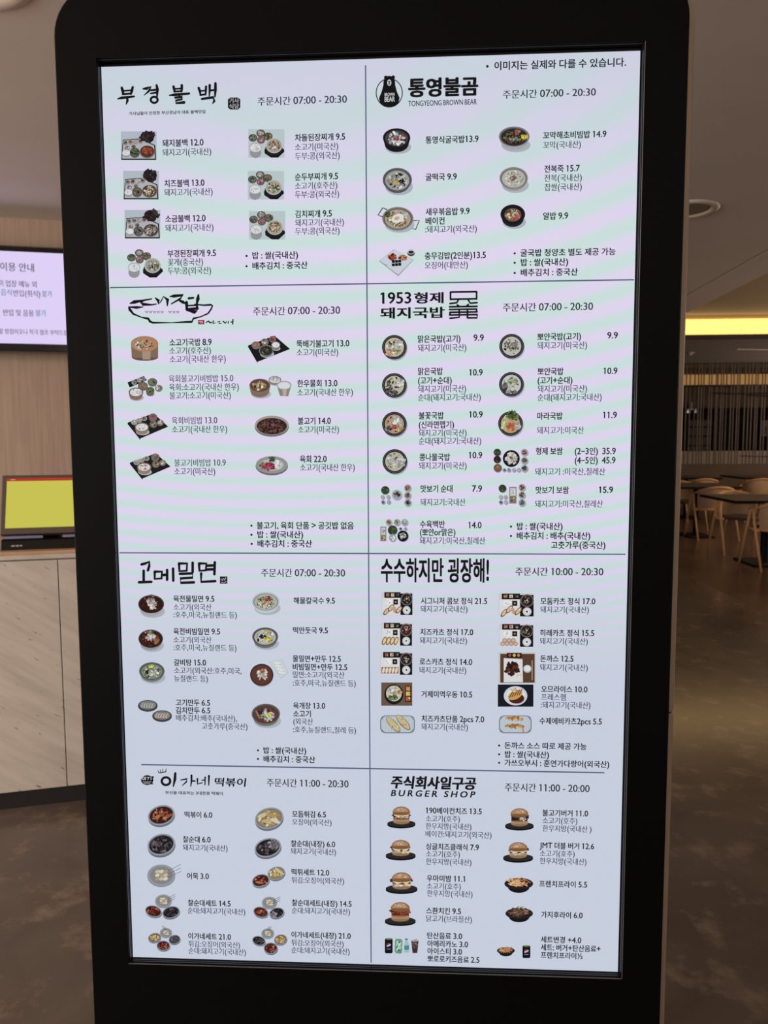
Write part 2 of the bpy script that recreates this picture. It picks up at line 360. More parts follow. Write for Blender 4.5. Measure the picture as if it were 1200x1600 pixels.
q = MB(); q.box((0.085, 0.004, 0.234), (0.125, 0.022, 0.241), M=Rt); q.tube([Rt @ Vector((0.09, 0.012, 0.241)), Rt @ Vector((0.105, 0.012, 0.247)), Rt @ Vector((0.12, 0.012, 0.242))], 0.003, 6); q.build('camera_clip', M_monframe, mon)

# ------------------------------------------------------------------ hanging notice display in front of the wood wall
Tp = Vector((-2.878, 4.346, 0))
tv = empty('notice_display', (Tp.x, Tp.y, 2.01), TW, label='wide notice display on the beige wood wall, white screen with grey text', cat='display')
q = MB(); q.box((-0.86, 0.0, 0.0), (0.50, 0.045, 0.72)); q.build('frame', M_glossblack, tv, bevel=0.004)
q = MB(); q.box((-0.86, 0.045, -0.01), (0.50, 0.07, 0.735)); q.build('back_cover', mat('brown_shadow_back', (84, 66, 56), 0.6), tv)  # back cover; its brown rim past the frame stands for a shadow line
q = MB(); q.box((-0.4, 0.07, 0.1), (0.2, 0.33, 0.6)); q.build('wall_bracket', M_ped, tv)
q = MB(); q.box((-0.84, -0.002, 0.050), (0.48, 0.001, 0.685)); tvs = q.build('screen', emit('notice_screen', (222, 208, 246), 1.0), tv)

# ------------------------------------------------------------------ lettering: every character used, tessellated once
HD, NM, OG = s2l((44, 46, 54)), s2l((30, 32, 42)), s2l((68, 72, 95))
BK, WH = s2l((26, 24, 26)), s2l((214, 218, 228))
# blocks: origin of a patch of the menu in picture pixels, pixels per unit, em height in units
TXT = {
 'A1': (150, 80, .35833, 35, [
  ('s', 143, 272, 476, 270, '기사님들이 인정한 부산경남의 대표 불백맛집', 17, BK, 2),
  ('h', 705, 218, 1094, 216, '주문시간 07:00 - 20:30', 41),
  ('i', 290, 402, 468, 402, '돼지불백 12.0'), ('o', 290, 443, 502, 441, '돼지고기(국내산)'),
  ('i', 868, 378, 1086, 376, '차돌된장찌개 9.5'), ('o', 868, 419, 1056, 417, '소고기(미국산)'), ('o', 868, 459, 1063, 457, '두부:콩(외국산)')]),
 'A2': (150, 260, .35833, 35, [
  ('i', 298, 76, 472, 74, '치즈불백 13.0'), ('o', 298, 115, 508, 112, '돼지고기(국내산)'),
  ('i', 302, 230, 477, 228, '소금불백 12.0'), ('o', 302, 270, 512, 267, '돼지고기(국내산)'),
  ('i', 312, 382, 522, 379, '부경된장찌개 9.5'), ('o', 313, 419, 466, 417, '꽃게(중국산)'), ('o', 313, 457, 501, 454, '두부:콩(외국산)'),
  ('i', 868, 47, 1055, 45, '순두부찌개 9.5'), ('o', 868, 86, 1052, 84, '소고기(호주산)'), ('o', 868, 124, 1060, 122, '두부:콩(외국산)'),
  ('i', 869, 209, 1028, 207, '김치찌개 9.5'), ('o', 869, 247, 1081, 244, '돼지고기(국내산)'), ('o', 869, 284, 1062, 281, '두부:콩(외국산)'),
  ('n', 652, 389, 880, 388, '•  밥 : 쌀(국내산)'), ('n', 652, 434, 922, 432, '•  배추김치 : 중국산')]),
 'B1': (570, 80, .35833, 35, [
  ('n', 530, 68, 1140, 49, '•  이미지는 실제와 다를 수 있습니다.', 42),
  ('h', 603, 189, 1008, 182, '주문시간 07:00 - 20:30', 41),
  ('s', 190, 231, 489, 225, 'TONGYEONG BROWN BEAR', 30, BK, 1),
  ('i', 266, 389, 496, 384, '통영식굴국밥13.9'),
  ('i', 778, 369, 1054, 362, '꼬막해초비빔밥 14.9'), ('o', 778, 411, 943, 407, '꼬막(국내산)')]),
 'B2': (570, 260, .35833, 35, [
  ('i', 266, 48, 401, 46, '굴떡국 9.9'), ('i', 266, 199, 457, 196, '새우볶음밥 9.9'), ('i', 266, 239, 348, 238, '베이컨'), ('o', 264, 275, 489, 272, ':돼지고기(외국산)'),
  ('i', 262, 391, 528, 387, '충무김밥(2인분)13.5'), ('o', 262, 432, 450, 429, '오징어(대만산)'),
  ('i', 784, 12, 938, 9, '전복죽 15.7'), ('o', 784, 52, 947, 49, '전복(국내산)'), ('o', 785, 92, 947, 89, '찹쌀(국내산)'),
  ('i', 779, 218, 887, 215, '알밥 9.9'),
  ('n', 650, 377, 1094, 372, '•  굴국밥 청양초 별도 제공 가능'), ('n', 650, 419, 887, 416, '•  밥 : 쌀(국내산)'), ('n', 650, 463, 929, 460, '•  배추김치 : 중국산')]),
 'C1': (150, 440, .35833, 35, [
  ('h', 685, 129, 1064, 126, '주문시간 07:00 - 20:30', 41),
  ('i', 320, 266, 503, 264, '소고기국밥 8.9'), ('o', 320, 302, 500, 300, '소고기(호주산)'), ('o', 321, 339, 565, 336, '소고기(국내산 한우)'),
  ('o', 317, 424, 598, 421, '육회불고기비빔밥 15.0'), ('o', 319, 461, 622, 458, '육회:소고기(국내산 한우)'), ('o', 320, 497, 587, 495, '불고기:소고기(미국산)'),
  ('i', 875, 271, 1104, 270, '뚝배기불고기 13.0'), ('o', 875, 309, 1056, 307, '소고기(미국산)'),
  ('i', 878, 444, 1052, 443, '한우물회 13.0'), ('o', 878, 483, 1120, 481, '소고기(국내산 한우)')]),
 'C2': (150, 640, .35833, 35, [
  ('o', 330, 48, 528, 46, '육회비빔밥 13.0'), ('o', 331, 86, 571, 84, '소고기(국내산 한우)'),
  ('o', 341, 232, 565, 230, '불고기비빔밥 10.9'), ('o', 341, 269, 519, 268, '소고기(미국산)'),
  ('i', 880, 49, 1023, 48, '불고기 14.0'), ('o', 881, 87, 1059, 85, '소고기(미국산)'),
  ('i', 889, 215, 1005, 214, '육회 22.0'), ('o', 890, 252, 1128, 250, '소고기(국내산 한우)'),
  ('n', 673, 504, 1123, 504, '•  불고기, 육회 단품 > 공깃밥 없음'), ('n', 673, 543, 902, 544, '•  밥 : 쌀(국내산)'), ('n', 674, 583, 941, 583, '•  배추김치 : 중국산')]),
 'D1': (570, 440, .35833, 35, [
  ('h', 603, 112, 996, 108, '주문시간 07:00 - 20:30', 41),
  ('i', 232, 251, 417, 248, '맑은국밥(고기)'), ('i', 475, 246, 519, 245, '9.9'), ('o', 232, 289, 443, 287, '돼지고기(미국산)'),
  ('i', 233, 391, 340, 390, '맑은국밥'), ('i', 457, 397, 514, 396, '10.9'), ('i', 233, 431, 379, 430, '(고기+순대)'), ('o', 233, 467, 442, 466, '돼지고기(미국산)'), ('o', 233, 504, 506, 503, '순대(돼지고기:국내산)'),
  ('i', 754, 240, 943, 238, '뽀얀국밥(고기)'), ('i', 1059, 235, 1104, 234, '9.9'), ('o', 754, 278, 970, 276, '돼지고기(미국산)'),
  ('i', 755, 391, 867, 390, '뽀얀국밥'), ('i', 1043, 390, 1102, 389, '10.9'), ('i', 755, 430, 906, 429, '(고기+순대)'), ('o', 755, 467, 970, 465, '돼지고기(미국산)'), ('o', 755, 504, 1034, 502, '순대(돼지고기:국내산)')]),
 'D2': (570, 640, .35833, 35, [
  ('i', 236, 26, 344, 25, '불꽃국밥'), ('i', 457, 22, 514, 21, '10.9'), ('i', 236, 65, 389, 64, '(신라면맵기)'), ('o', 236, 101, 444, 100, '돼지고기(미국산)'), ('o', 236, 136, 508, 135, '순대(돼지고기:국내산)'),
  ('i', 239, 206, 371, 206, '콩나물국밥'), ('i', 455, 199, 512, 198, '10.9'), ('o', 237, 243, 444, 243, '돼지고기(미국산)'),
  ('i', 244, 344, 382, 343, '맛보기 순대'), ('i', 469, 344, 511, 344, '7.9'), ('o', 243, 402, 439, 402, '돼지고기:국내산'),
  ('i', 241, 498, 349, 498, '수육백반'), ('i', 453, 503, 509, 503, '14.0'), ('i', 241, 533, 395, 533, '(뽀얀or맑은)'), ('o', 240, 569, 525, 570, '돼지고기:미국산,칠레산'),
  ('i', 753, 27, 863, 26, '마라국밥'), ('i', 1041, 24, 1100, 23, '11.9'), ('o', 752, 89, 956, 88, '돼지고기:미국산'),
  ('i', 747, 180, 863, 179, '형제 보쌈'), ('i', 917, 180, 1095, 179, '(2−3인)  35.9'), ('i', 917, 220, 1094, 219, '(4−5인)  45.9'), ('o', 743, 269, 1049, 268, '돼지고기 :미국산,칠레산'),
  ('i', 747, 349, 890, 349, '맛보기 보쌈'), ('i', 1023, 349, 1083, 349, '15.9'), ('o', 743, 409, 1039, 409, '돼지고기:미국산,칠레산'),
  ('n', 634, 507, 863, 507, '•  밥 : 쌀(국내산)'), ('n', 634, 547, 984, 549, '•  배추김치 : 배추(국내산)'), ('n', 814, 589, 1050, 588, '고춧가루(중국산)')]),
 'E1': (180, 860, .33333, 34, [
  ('h', 684, 103, 1077, 104, '주문시간 07:00 - 20:30', 43),
  ('i', 272, 225, 463, 225, '육전물밀면 9.5'), ('o', 272, 264, 450, 264, '소고기(외국산'), ('o', 272, 300, 569, 300, ':호주,미국,뉴질랜드 등)'),
  ('i', 272, 378, 490, 378, '육전비빔밀면 9.5'), ('o', 272, 417, 450, 417, '소고기(외국산'), ('o', 272, 454, 567, 454, ':호주,미국,뉴질랜드 등)'),
  ('i', 836, 233, 1029, 234, '해물칼국수 9.5'), ('i', 833, 372, 996, 373, '떡만둣국 9.5')]),
 'E2': (180, 1020, .33333, 34, [
  ('i', 274, 43, 424, 44, '갈비탕 15.0'), ('o', 275, 81, 591, 82, '소고기(외국산:호주,미국,'), ('o', 275, 118, 433, 119, '뉴질랜드 등)'),
  ('i', 283, 231, 443, 232, '고기만두 6.5'), ('i', 283, 267, 444, 268, '김치만두 6.5'), ('o', 284, 303, 569, 304, '배추김치:배추(국내산),'), ('o', 405, 341, 619, 343, '고춧가루(중국산)'),
  ('i', 832, 25, 1057, 26, '물밀면+만두 12.5'), ('i', 832, 64, 1087, 65, '비빔밀면+만두 12.5'), ('o', 832, 100, 1074, 101, '밀면:소고기(외국산'), ('o', 832, 139, 1127, 140, ':호주,미국,뉴질랜드 등)'),
  ('i', 834, 245, 983, 246, '육개장 13.0'), ('i', 834, 283, 916, 283, '소고기'), ('o', 834, 319, 926, 320, '(외국산'), ('o', 833, 358, 1128, 359, ':호주,뉴질랜드,칠레 등)'),
  ('n', 664, 454, 894, 456, '•  밥 : 쌀(국내산)'), ('n', 664, 494, 936, 498, '•  배추김치 : 중국산')]),
 'F1': (570, 860, .34167, 34, [
  ('h', 690, 94, 1092, 96, '주문시간 10:00 - 20:30', 42),
  ('i', 257, 228, 560, 230, '시그니처 콤보 정식 21.5'), ('o', 255, 265, 470, 266, '돼지고기(국내산)'),
  ('i', 254, 370, 496, 372, '치즈카츠 정식 17.0'), ('o', 252, 409, 468, 410, '돼지고기(국내산)'),
  ('i', 251, 506, 491, 508, '로스카츠 정식 14.0'),
  ('i', 805, 229, 1055, 231, '모둠카츠 정식 17.0'), ('o', 804, 267, 1026, 269, '돼지고기(국내산)'),
  ('i', 803, 374, 1050, 376, '히레카츠 정식 15.5'), ('o', 802, 412, 1021, 413, '돼지고기(국내산)'), ('i', 804, 492, 955, 493, '돈까스 12.5')]),
 'F2': (570, 1030, .34167, 34, [
  ('o', 249, 47, 464, 48, '돼지고기(국내산)'), ('i', 259, 157, 491, 159, '거제미역우동 10.5'), ('i', 260, 269, 546, 272, '치즈카츠단품 2pcs 7.0'), ('o', 259, 306, 472, 307, '돼지고기(국내산)'),
  ('o', 802, 34, 1021, 36, '돼지고기(국내산)'), ('i', 808, 133, 1019, 136, '오므라이스 10.0'), ('o', 808, 170, 920, 171, '프레스햄'), ('o', 806, 205, 1033, 208, ':돼지고기(국내산)'),
  ('i', 800, 279, 1085, 282, '수제에비카츠2pcs 5.5'),
  ('n', 611, 391, 1015, 396, '•  돈까스 소스 따로 제공 가능'), ('n', 611, 431, 843, 434, '•  밥 : 쌀(국내산)'), ('n', 611, 469, 1119, 478, '•  가쓰오부시 : 훈연가다랑어(외국산)')]),
 'G1': (190, 1190, .33333, 33, [
  ('h', 680, 97, 1063, 100, '주문시간 11:00 - 20:30', 42),
  ('s', 203, 143, 473, 146, '부산을 대표하는 3대천왕 떡볶이', 18, BK, 2),
  ('i', 294, 246, 423, 247, '떡볶이 6.0'), ('i', 286, 361, 415, 363, '찰순대 6.0'), ('o', 286, 400, 495, 402, '돼지고기(국내산)'),
  ('i', 799, 243, 957, 245, '모듬튀김 6.5'), ('o', 799, 280, 983, 282, '오징어(외국산)'),
  ('i', 793, 381, 1000, 384, '찰순대(내장) 6.0'), ('o', 793, 417, 1004, 420, '돼지고기(국내산)')]),
 'G2': (190, 1340, .33333, 33, [
  ('i', 305, 83, 407, 84, '어묵 3.0'), ('i', 309, 209, 509, 212, '찰순대세트 14.5'), ('o', 308, 246, 578, 249, '순대:돼지고기(국내산)'),
  ('i', 311, 365, 510, 368, '이가네세트 21.0'), ('o', 312, 402, 553, 405, '튀김:오징어(외국산)'), ('o', 312, 435, 581, 438, '순대:돼지고기(국내산)'),
  ('i', 796, 65, 972, 67, '떡튀세트 12.0'), ('o', 796, 103, 1042, 105, '튀김:오징어(외국산)'),
  ('i', 797, 209, 1077, 213, '찰순대세트(내장) 14.5'), ('o', 797, 245, 1070, 249, '순대:돼지고기(국내산)'),
  ('i', 795, 359, 1073, 363, '이가네세트(내장) 21.0'), ('o', 795, 396, 1040, 400, '튀김:오징어(외국산)'), ('o', 795, 431, 1068, 435, '순대:돼지고기(국내산)')]),
 'H1': (570, 1190, .34167, 33, [
  ('h', 641, 115, 1029, 119, '주문시간 11:00 - 20:00', 42),
  ('i', 280, 221, 535, 224, '190베이컨치즈 13.5'), ('o', 279, 257, 435, 259, '소고기(호주)'), ('o', 279, 292, 488, 294, '한우지방(국내산)'), ('o', 278, 328, 580, 332, '베이컨:돼지고기(외국산)'),
  ('i', 280, 386, 522, 388, '싱글치즈클래식 7.9'), ('o', 280, 418, 435, 421, '소고기(호주)'), ('o', 280, 454, 488, 456, '한우지방(국내산)'),
  ('i', 814, 231, 1022, 234, '불고기버거 11.0'), ('o', 814, 266, 973, 268, '소고기(호주)'), ('o', 814, 302, 1038, 305, '한우지방(국내산 )'),
  ('i', 801, 380, 1050, 384, 'JMT 더블 버거 12.6'), ('o', 802, 416, 961, 418, '소고기(호주)'), ('o', 802, 451, 1015, 454, '한우지방(국내산)')]),
 'H2': (570, 1340, .34167, 33, [
  ('i', 284, 91, 458, 94, '우마미밤 11.1'), ('o', 284, 126, 439, 129, '소고기(호주)'), ('o', 285, 160, 493, 163, '한우지방(국내산)'),
  ('i', 281, 239, 440, 242, '스촨치킨 9.5'), ('o', 281, 275, 490, 279, '닭고기(브라질산)'),
  ('i', 286, 353, 445, 356, '탄산음료 3.0'), ('i', 287, 390, 472, 393, '아메리카노 3.0'), ('i', 287, 424, 444, 427, '아이스티 3.0'), ('i', 287, 459, 524, 464, '뽀로로키즈음료 2.5'),
  ('i', 799, 116, 1018, 120, '프렌치프라이 5.5'), ('i', 808, 257, 997, 261, '가지후라이 6.0'),
  ('i', 806, 370, 991, 375, '세트변경 +4.0'), ('i', 806, 408, 1079, 412, '세트: 버거+탄산음료+'), ('i', 806, 442, 997, 446, '프렌치프라이½')]),
}
LOGO = ['통영불곰', 'BROWN', 'BEAR', '1953', '형제', '돼지국밥', '수수하지만 굉장해!', '주식회사일구공', 'BURGER SHOP', '떡볶이', '기사', '식당', '이가네', '고메']
NOTICE = ['이용 안내', '업장 메뉴 외', '음식', '반입(취식)', '불가', '반입 및 음용', '할 방침이오니 적극 협조 부탁드립니다']

chars = set('|')
for bl in TXT.values():
    for t in bl[4]: chars |= set(t[5])
for t in LOGO + NOTICE: chars |= set(t)
chars.discard(' ')
chars = sorted(chars)
def outline(lines):
    c = bpy.data.curves.new('type', 'FONT'); c.body = '\n'.join(lines); c.size = 1; c.space_line = 3; c.resolution_u = 3
    o = bpy.data.objects.new('type', c); COL.objects.link(o)
    m = o.to_mesh(); vs = [(v.co.x, v.co.y) for v in m.vertices]; fs = [list(p.vertices) for p in m.polygons]
    bpy.data.objects.remove(o); bpy.data.curves.remove(c)
    return vs, fs
GL = {}
seq = ['|'] + chars + ['|']
vs, fs = outline(seq)
ytop = max(v[1] for v in vs); 
ymin = min(v[1] for v in vs)
step = ((ytop-0.682) - (ymin+0.23)) / (len(seq)-1)
if step < 0.5: step = 3.0
cells = {}
for f in fs:
    yc = sum(vs[i][1] for i in f)/len(f); k = int(round(-(yc-0.35)/step))
    cells.setdefault(k, []).append(f)
for k, fl in cells.items():
    if not 0 <= k < len(seq): continue
    ids = sorted({i for f in fl for i in f}); re_ = {i: n for n, i in enumerate(ids)}
    GL[seq[k]] = ([(vs[i][0], vs[i][1]+k*step) for i in ids], [[re_[i] for i in f] for f in fl])
adv = {}
narrow = [c for c in chars if ord(c) < 0x2f00]          # Hangul all advance alike
seq2 = ['||'] + ['|'+c+'|' for c in narrow]
v2, f2 = outline(seq2)
mx = {}
for x_, y_ in v2:
    k = int(round(-(y_-0.3)/step)); mx[k] = max(mx.get(k, 0), x_)
for c in chars: adv[c] = 0.92
for k, c in enumerate(narrow): adv[c] = mx.get(k+1, mx[0]+0.5) - mx[0]
adv[' '] = 0.26
g1 = GL['1']; n0 = len(g1[0])
GL['1'] = (g1[0] + [(0.21, 0.682), (0.21, 0.60), (0.10, 0.54), (0.10, 0.61)], g1[1] + [[n0, n0+3, n0+2, n0+1]])

for c in chars:
    if ord(c) < 0x2000 and c != '|':
        GL[c] = ([(x*1.13, y*1.13) for x, y in GL[c][0]], GL[c][1]); adv[c] *= 1.13

def homog(src, dst):
    A = []
    for (x, y), (u, v) in zip(src, dst):
        A.append([x, y, 1, 0, 0, 0, -u*x, -u*y, u]); A.append([0, 0, 0, x, y, 1, -v*x, -v*y, v])
    n = 8
    for i in range(n):
        p = max(range(i, n), key=lambda r: abs(A[r][i])); A[i], A[p] = A[p], A[i]
        for r in range(n):
            if r != i:
                f = A[r][i]/A[i][i]; A[r] = [a-f*b for a, b in zip(A[r], A[i])]
    h = [A[i][8]/A[i][i] for i in range(n)]
    def fn(x, y):
        w = h[6]*x+h[7]*y+1; return ((h[0]*x+h[1]*y+h[2])/w, (h[3]*x+h[4]*y+h[5])/w)
    return fn
scr_map = homog([(158, 106), (1001, 80), (966, 1518), (207, 1495)], [(-.3402, .6048), (.3402, .6048), (.3402, -.6048), (-.3402, -.6048)])

def typeset(mb, fn, x0, y0, x1, y1, text, em, col, bold=0, lift=0.0004, shear=0.0, light=None):
    """set text between two picture points on a screen plane; em in picture pixels"""
    (ua, va), (ub, vb) = fn(x0, y0), fn(x1, y1)
    um, vm = (ua+ub)/2, (va+vb)/2
    ym, xm = (y0+y1)/2, (x0+x1)/2
    H = fn(xm, ym-em/2)[1] - fn(xm, ym+em/2)[1]
    pen = 0; put = []
    for ch in text:
        if ch != ' ' and ch in GL: put.append((ch, pen))
        pen += adv.get(ch, 0.5)
    lo = min(p+min(v[0] for v in GL[c][0]) for c, p in put); hi = max(p+max(v[0] for v in GL[c][0]) for c, p in put)
    sx = (ub-ua)/(hi-lo)
    hang = any(ord(c) > 0x3000 for c in text)
    mid = 0.375 if hang else 0.345
    sh = [(0, 0)]
    if bold == 1: sh = [(-.016, 0), (.016, 0)]
    if bold == 2: sh = [(-.026, 0), (.026, 0), (0, .018), (0, -.018)]
    if bold == 3: sh = [(-.045, .02), (-.045, -.02), (.045, .02), (.045, -.02), (0, .03), (0, -.03), (0, 0)]
    if bold == 4: sh = [(-.03, .02), (-.03, -.02), (.03, .02), (.03, -.02), (0, 0)]
    for c, p in put:
        gv, gf = GL[c]
        for dx, dy in sh:
            mb.add([(ua+((gx+p+dx-lo)+shear*(gy-mid))*sx, -lift, vm+(gy+dy-mid)*H) for gx, gy in gv], gf, col)

# ------------------------------------------------------------------ the kiosk
kiosk = empty('menu_kiosk', (0, 0, 0), label='tall black freestanding digital menu kiosk with a bright portrait food menu screen', cat='kiosk')
def rrect(hx, hy, r, n=8, cx=0, cy=0, lowsq=True):
    pts = []
    for (sx, sy, a0) in ((1, 1, 0), (-1, 1, 90), (-1, -1, 180), (1, -1, 270)):
        rr = r if not (lowsq and sy < 0) else 0.004
        for k in range(n+1):
            t = math.radians(a0+90*k/n); pts.append((cx+sx*(hx-rr)+rr*math.cos(t), cy+sy*(hy-rr)+rr*math.sin(t)))
    return pts
TOPZ = SZ+0.701
# front face: rounded plate with a rectangular opening
out = rrect(0.396, TOPZ/2-0.03, 0.062, 10, 0, TOPZ/2+0.03)
OL, OR_, OB, OT = -0.3418, 0.3426, SZ-0.6052, SZ+0.6105
def inner_for(p):
    x, z = p
    return (min(max(x, OL), OR_), min(max(z, OB), OT))
nper = 11
inn = []
cz = SZ
for i, p in enumerate(out):
    q_ = i // nper
    c_ = [(OR_, OT), (OL, OT), (OL, OB), (OR_, OB)][q_]
    inn.append(c_)
fr = MB()
k = len(out)
yf, yb = -0.012, -0.0005
V = [(x, yf+0.0025, z) for x, z in out] + [((x)*(0.9945), yf, (z-1)*0.9975+1) for x, z in out] + [(x, yf, z) for x, z in inn] + [(x*0.997, yb, SZ+(z-SZ)*0.998) for x, z in inn] + [(x, yb, z) for x, z in out]
F = []
for i in range(k):
    j = (i+1) % k
    F.append([i, j, k+j, k+i]); F.append([4*k+j, 4*k+i, i, j][::-1])
    if inn[i] == inn[j]: F.append([k+i, k+j, 2*k+i])
    else:
        F.append([k+i, k+j, 2*k+j, 2*k+i]); F.append([2*k+i, 2*k+j, 3*k+j, 3*k+i])
fr.add(V, F); fp = fr.build('front_panel', M_black, kiosk)
# inner ledges of the opening
ld = MB()
for (o_, y_) in ((0.0, -0.0085), (0.0, -0.005)):
    ld.box((OL, y_-0.0008, OT-0.0012), (OR_, y_+0.0008, OT+0.0005)); ld.box((OL, y_-0.0008, OB-0.0005), (OR_, y_+0.0008, OB+0.0009))
    ld.box((OL-0.0005, y_-0.0008, OB), (OL+0.0008, y_+0.0008, OT)); ld.box((OR_-0.0008, y_-0.0008, OB), (OR_+0.0005, y_+0.0008, OT))
ld.build('bezel_ledge', M_bezel, kiosk)
ed = MB(); w_ = 0.0011
ed.box((OL, -0.0126, OB-w_), (OR_, -0.0116, OB)); ed.box((OR_, -0.0126, OB), (OR_+w_*0.6, -0.0116, OT))
ed.build('bezel_edge', mat('screen_lit_edge', (120, 116, 112), 0.35, metal=0.4), kiosk)  # pale tone paints the screen light caught on the opening's edge
# bronze casing behind the front plate, in an upper and a lower length
def casing(z0, z1, rtop):
    m = MB(); rings = []
    for (l, r, y) in ((-0.3995, 0.3995, 0.0004), (-0.4003, 0.4050, 0.0010), (-0.4010, 0.4100, 0.014), (-0.4010, 0.4104, 0.085), (-0.397, 0.408, 0.09)):
        cx = (l+r)/2; hx = (r-l)/2
        pts = rrect(hx, (z1-z0)/2, rtop, 10, cx, (z0+z1)/2)
        rings.append([(x, y, z) for x, z in pts])
    m.loft(rings); return m
casing(0.0, SZ-0.2382, 0.003).build('lower_casing', M_bronze, kiosk)
casing(SZ-0.2355, TOPZ+0.003, 0.064).build('upper_casing', M_bronze, kiosk)
q = MB(); q.box((-0.398, 0.004, SZ-0.239), (0.402, 0.08, SZ-0.234)); q.build('seam', M_groove, kiosk)
q = MB(); q.box((-0.3455, -0.0004, SZ-0.6125), (0.3465, 0.0, SZ+0.6165)); q.build('screen_border', mat('lcd_border', (9, 9, 13), 0.25, spec=0.6), kiosk)
q = MB(); q.box((-0.3402, -0.0008, -0.6048), (0.3402, 0.0, 0.6048)); scr = q.build('screen', M_lcd, kiosk); scr.location = (0, 0, SZ)
Z0 = 0.0008

def pxf(b):
    ox, oy, s = b
    return lambda x, y: scr_map(ox+x*s, oy+y*s)
for key, (ox, oy, s, em, lines) in TXT.items():
    f_ = pxf((ox, oy, s))
    mb = None; last = None
    for t in lines:
        kind, x0, y0, x1, y1, tx = t[:6]
        e_ = t[6] if len(t) > 6 else em
        col = t[7] if len(t) > 7 else {'h': HD, 'i': NM, 'o': OG, 'n': NM, 's': BK}[kind]
        bold = t[8] if len(t) > 8 else (2 if kind in 'in' else 1)
        nm = {'h': 'hours_text', 'i': 'menu_text', 'o': 'menu_text', 'n': 'note_text', 's': 'tagline_text'}[kind]
        # a dish keeps its name and origin lines in one piece
        new = mb is None or kind in 'hns' or (kind == 'i' and not (last and last[0] == 'i' and abs(last[1]-x0) < 12 and 25 < y0-last[2] < 44))
        if new and mb: mb.build(mbn, M_print, scr)
        if new: mb = MB(); mbn = nm
        typeset(mb, f_, x0, y0, x1, y1, tx, e_, col, bold, Z0+0.0002)
        last = (kind, x0, y0)
    mb.build(mbn, M_print, scr)

# rules between the eight shops
def rule(x0, y0, x1, y1, w=0.0017):
    (a, b_), (c, d) = scr_map(x0, y0), scr_map(x1, y1)
    q = MB(); lw = w/2
    if abs(a-c) > abs(b_-d): z = (b_+d)/2; P4 = [(a, -.001, z-lw), (c, -.001, z-lw), (c, -.001, z+lw), (a, -.001, z+lw)]
    else: x = (a+c)/2; P4 = [(x-lw, -.001, d), (x+lw, -.001, d), (x+lw, -.001, b_), (x-lw, -.001, b_)]
    q.add(P4, [(0, 1, 2, 3)], s2l((84, 96, 124))); q.build('divider_line', M_print, scr)
rule(571, 103, 580, 1503, 0.0016); rule(171.5, 448, 991, 439); rule(186, 862, 978, 866.5); rule(220, 1193, 945, 1207, 0.0019)

# ------------------------------------------------------------------ pictures and shop marks shown on the screen
R_ = random.Random(11)
def soft(c):
    g = 0.3*c[0]+0.59*c[1]+0.11*c[2]
    return tuple(max(0, (g+(v-g)*0.78)*0.96) for v in c)
def jit(c):
    k = R_.uniform(0.72, 1.16); return tuple(min(238, v*k) for v in c)
class Pic:
    def __init__(s, blk): s.ox, s.oy, s.s = TXT[blk][0], TXT[blk][1], TXT[blk][2]; s.m = MB(); s.l = Z0 + 0.0001
    def P(s, x, y): u, v = scr_map(s.ox+x*s.s, s.oy+y*s.s); return (u, -s.l, v)
    def poly(s, pts, col, raw=False):
        s.l += 0.000006
        s.m.add([s.P(x, y) for x, y in pts], [list(range(len(pts)))], col if raw else s2l(soft(col)))
    def ell(s, cx, cy, rx, ry, col, rot=0, n=20, a0=0, a1=360):
        t = math.radians(rot); c, q = math.cos(t), math.sin(t); k = n if a1-a0 >= 360 else n+1
        pts = []
        for i in range(k):
            a = math.radians(a0+(a1-a0)*i/n); X, Y = rx*math.cos(a), ry*math.sin(a); pts.append((cx+X*c-Y*q, cy+X*q+Y*c))
        s.poly(pts, col)
    def ring(s, cx, cy, rx, ry, w, col, n=28):
        s.brush([(cx+rx*math.cos(2*math.pi*i/n), cy+ry*math.sin(2*math.pi*i/n), w) for i in range(n+1)], col)
    def rect(s, x0, y0, x1, y1, col): s.poly([(x0, y0), (x1, y0), (x1, y1), (x0, y1)], col)
    k = 1.0
    def brush(s, pts, col, w=None):
        """ink stroke of varying width"""
        s.l += 0.000006
        L = [(p[0], p[1], (p[2] if len(p) > 2 else w)*s.k/2) for p in pts]; A = []; B = []
        for i, (x, y, r) in enumerate(L):
            x0, y0, _ = L[max(i-1, 0)]; x1, y1, _ = L[min(i+1, len(L)-1)]
            d = math.hypot(x1-x0, y1-y0) or 1; nx, ny = -(y1-y0)/d, (x1-x0)/d
            A.append((x+nx*r, y+ny*r)); B.append((x-nx*r, y-ny*r))
        vs = [s.P(*p) for p in A+B]; k = len(L)
        s.m.add(vs, [[i, i+1, k+i+1, k+i] for i in range(k-1)], s2l(col))
        for e in (0, -1):
            if L[e][2] > 2.5: s.ell(L[e][0], L[e][1], L[e][2], L[e][2], col, n=10)
    def specks(s, cx, cy, rx, ry, n, r, cols, el=1.6, rot=None):
        for _ in range(int(n*1.9)):
            a = R_.uniform(0, 6.283); d = math.sqrt(R_.random())*0.95; q = r*0.72*R_.uniform(0.5, 1.4)
            s.ell(cx+rx*d*math.cos(a), cy+ry*d*math.sin(a), q*el, q, jit(R_.choice(cols)), R_.uniform(0, 180) if rot is None else rot+R_.uniform(-20, 20), n=7)
    def text(s, x0, y0, x1, y1, t, em, col=(26, 24, 26), bold=2, shear=0.0):
        s.l += 0.00002
        typeset(s.m, pxf((s.ox, s.oy, s.s)), x0, y0, x1, y1, t, em, s2l(col), bold, s.l, shear)
    def done(s, name='food_picture'): return s.m.build(name, M_print, scr)

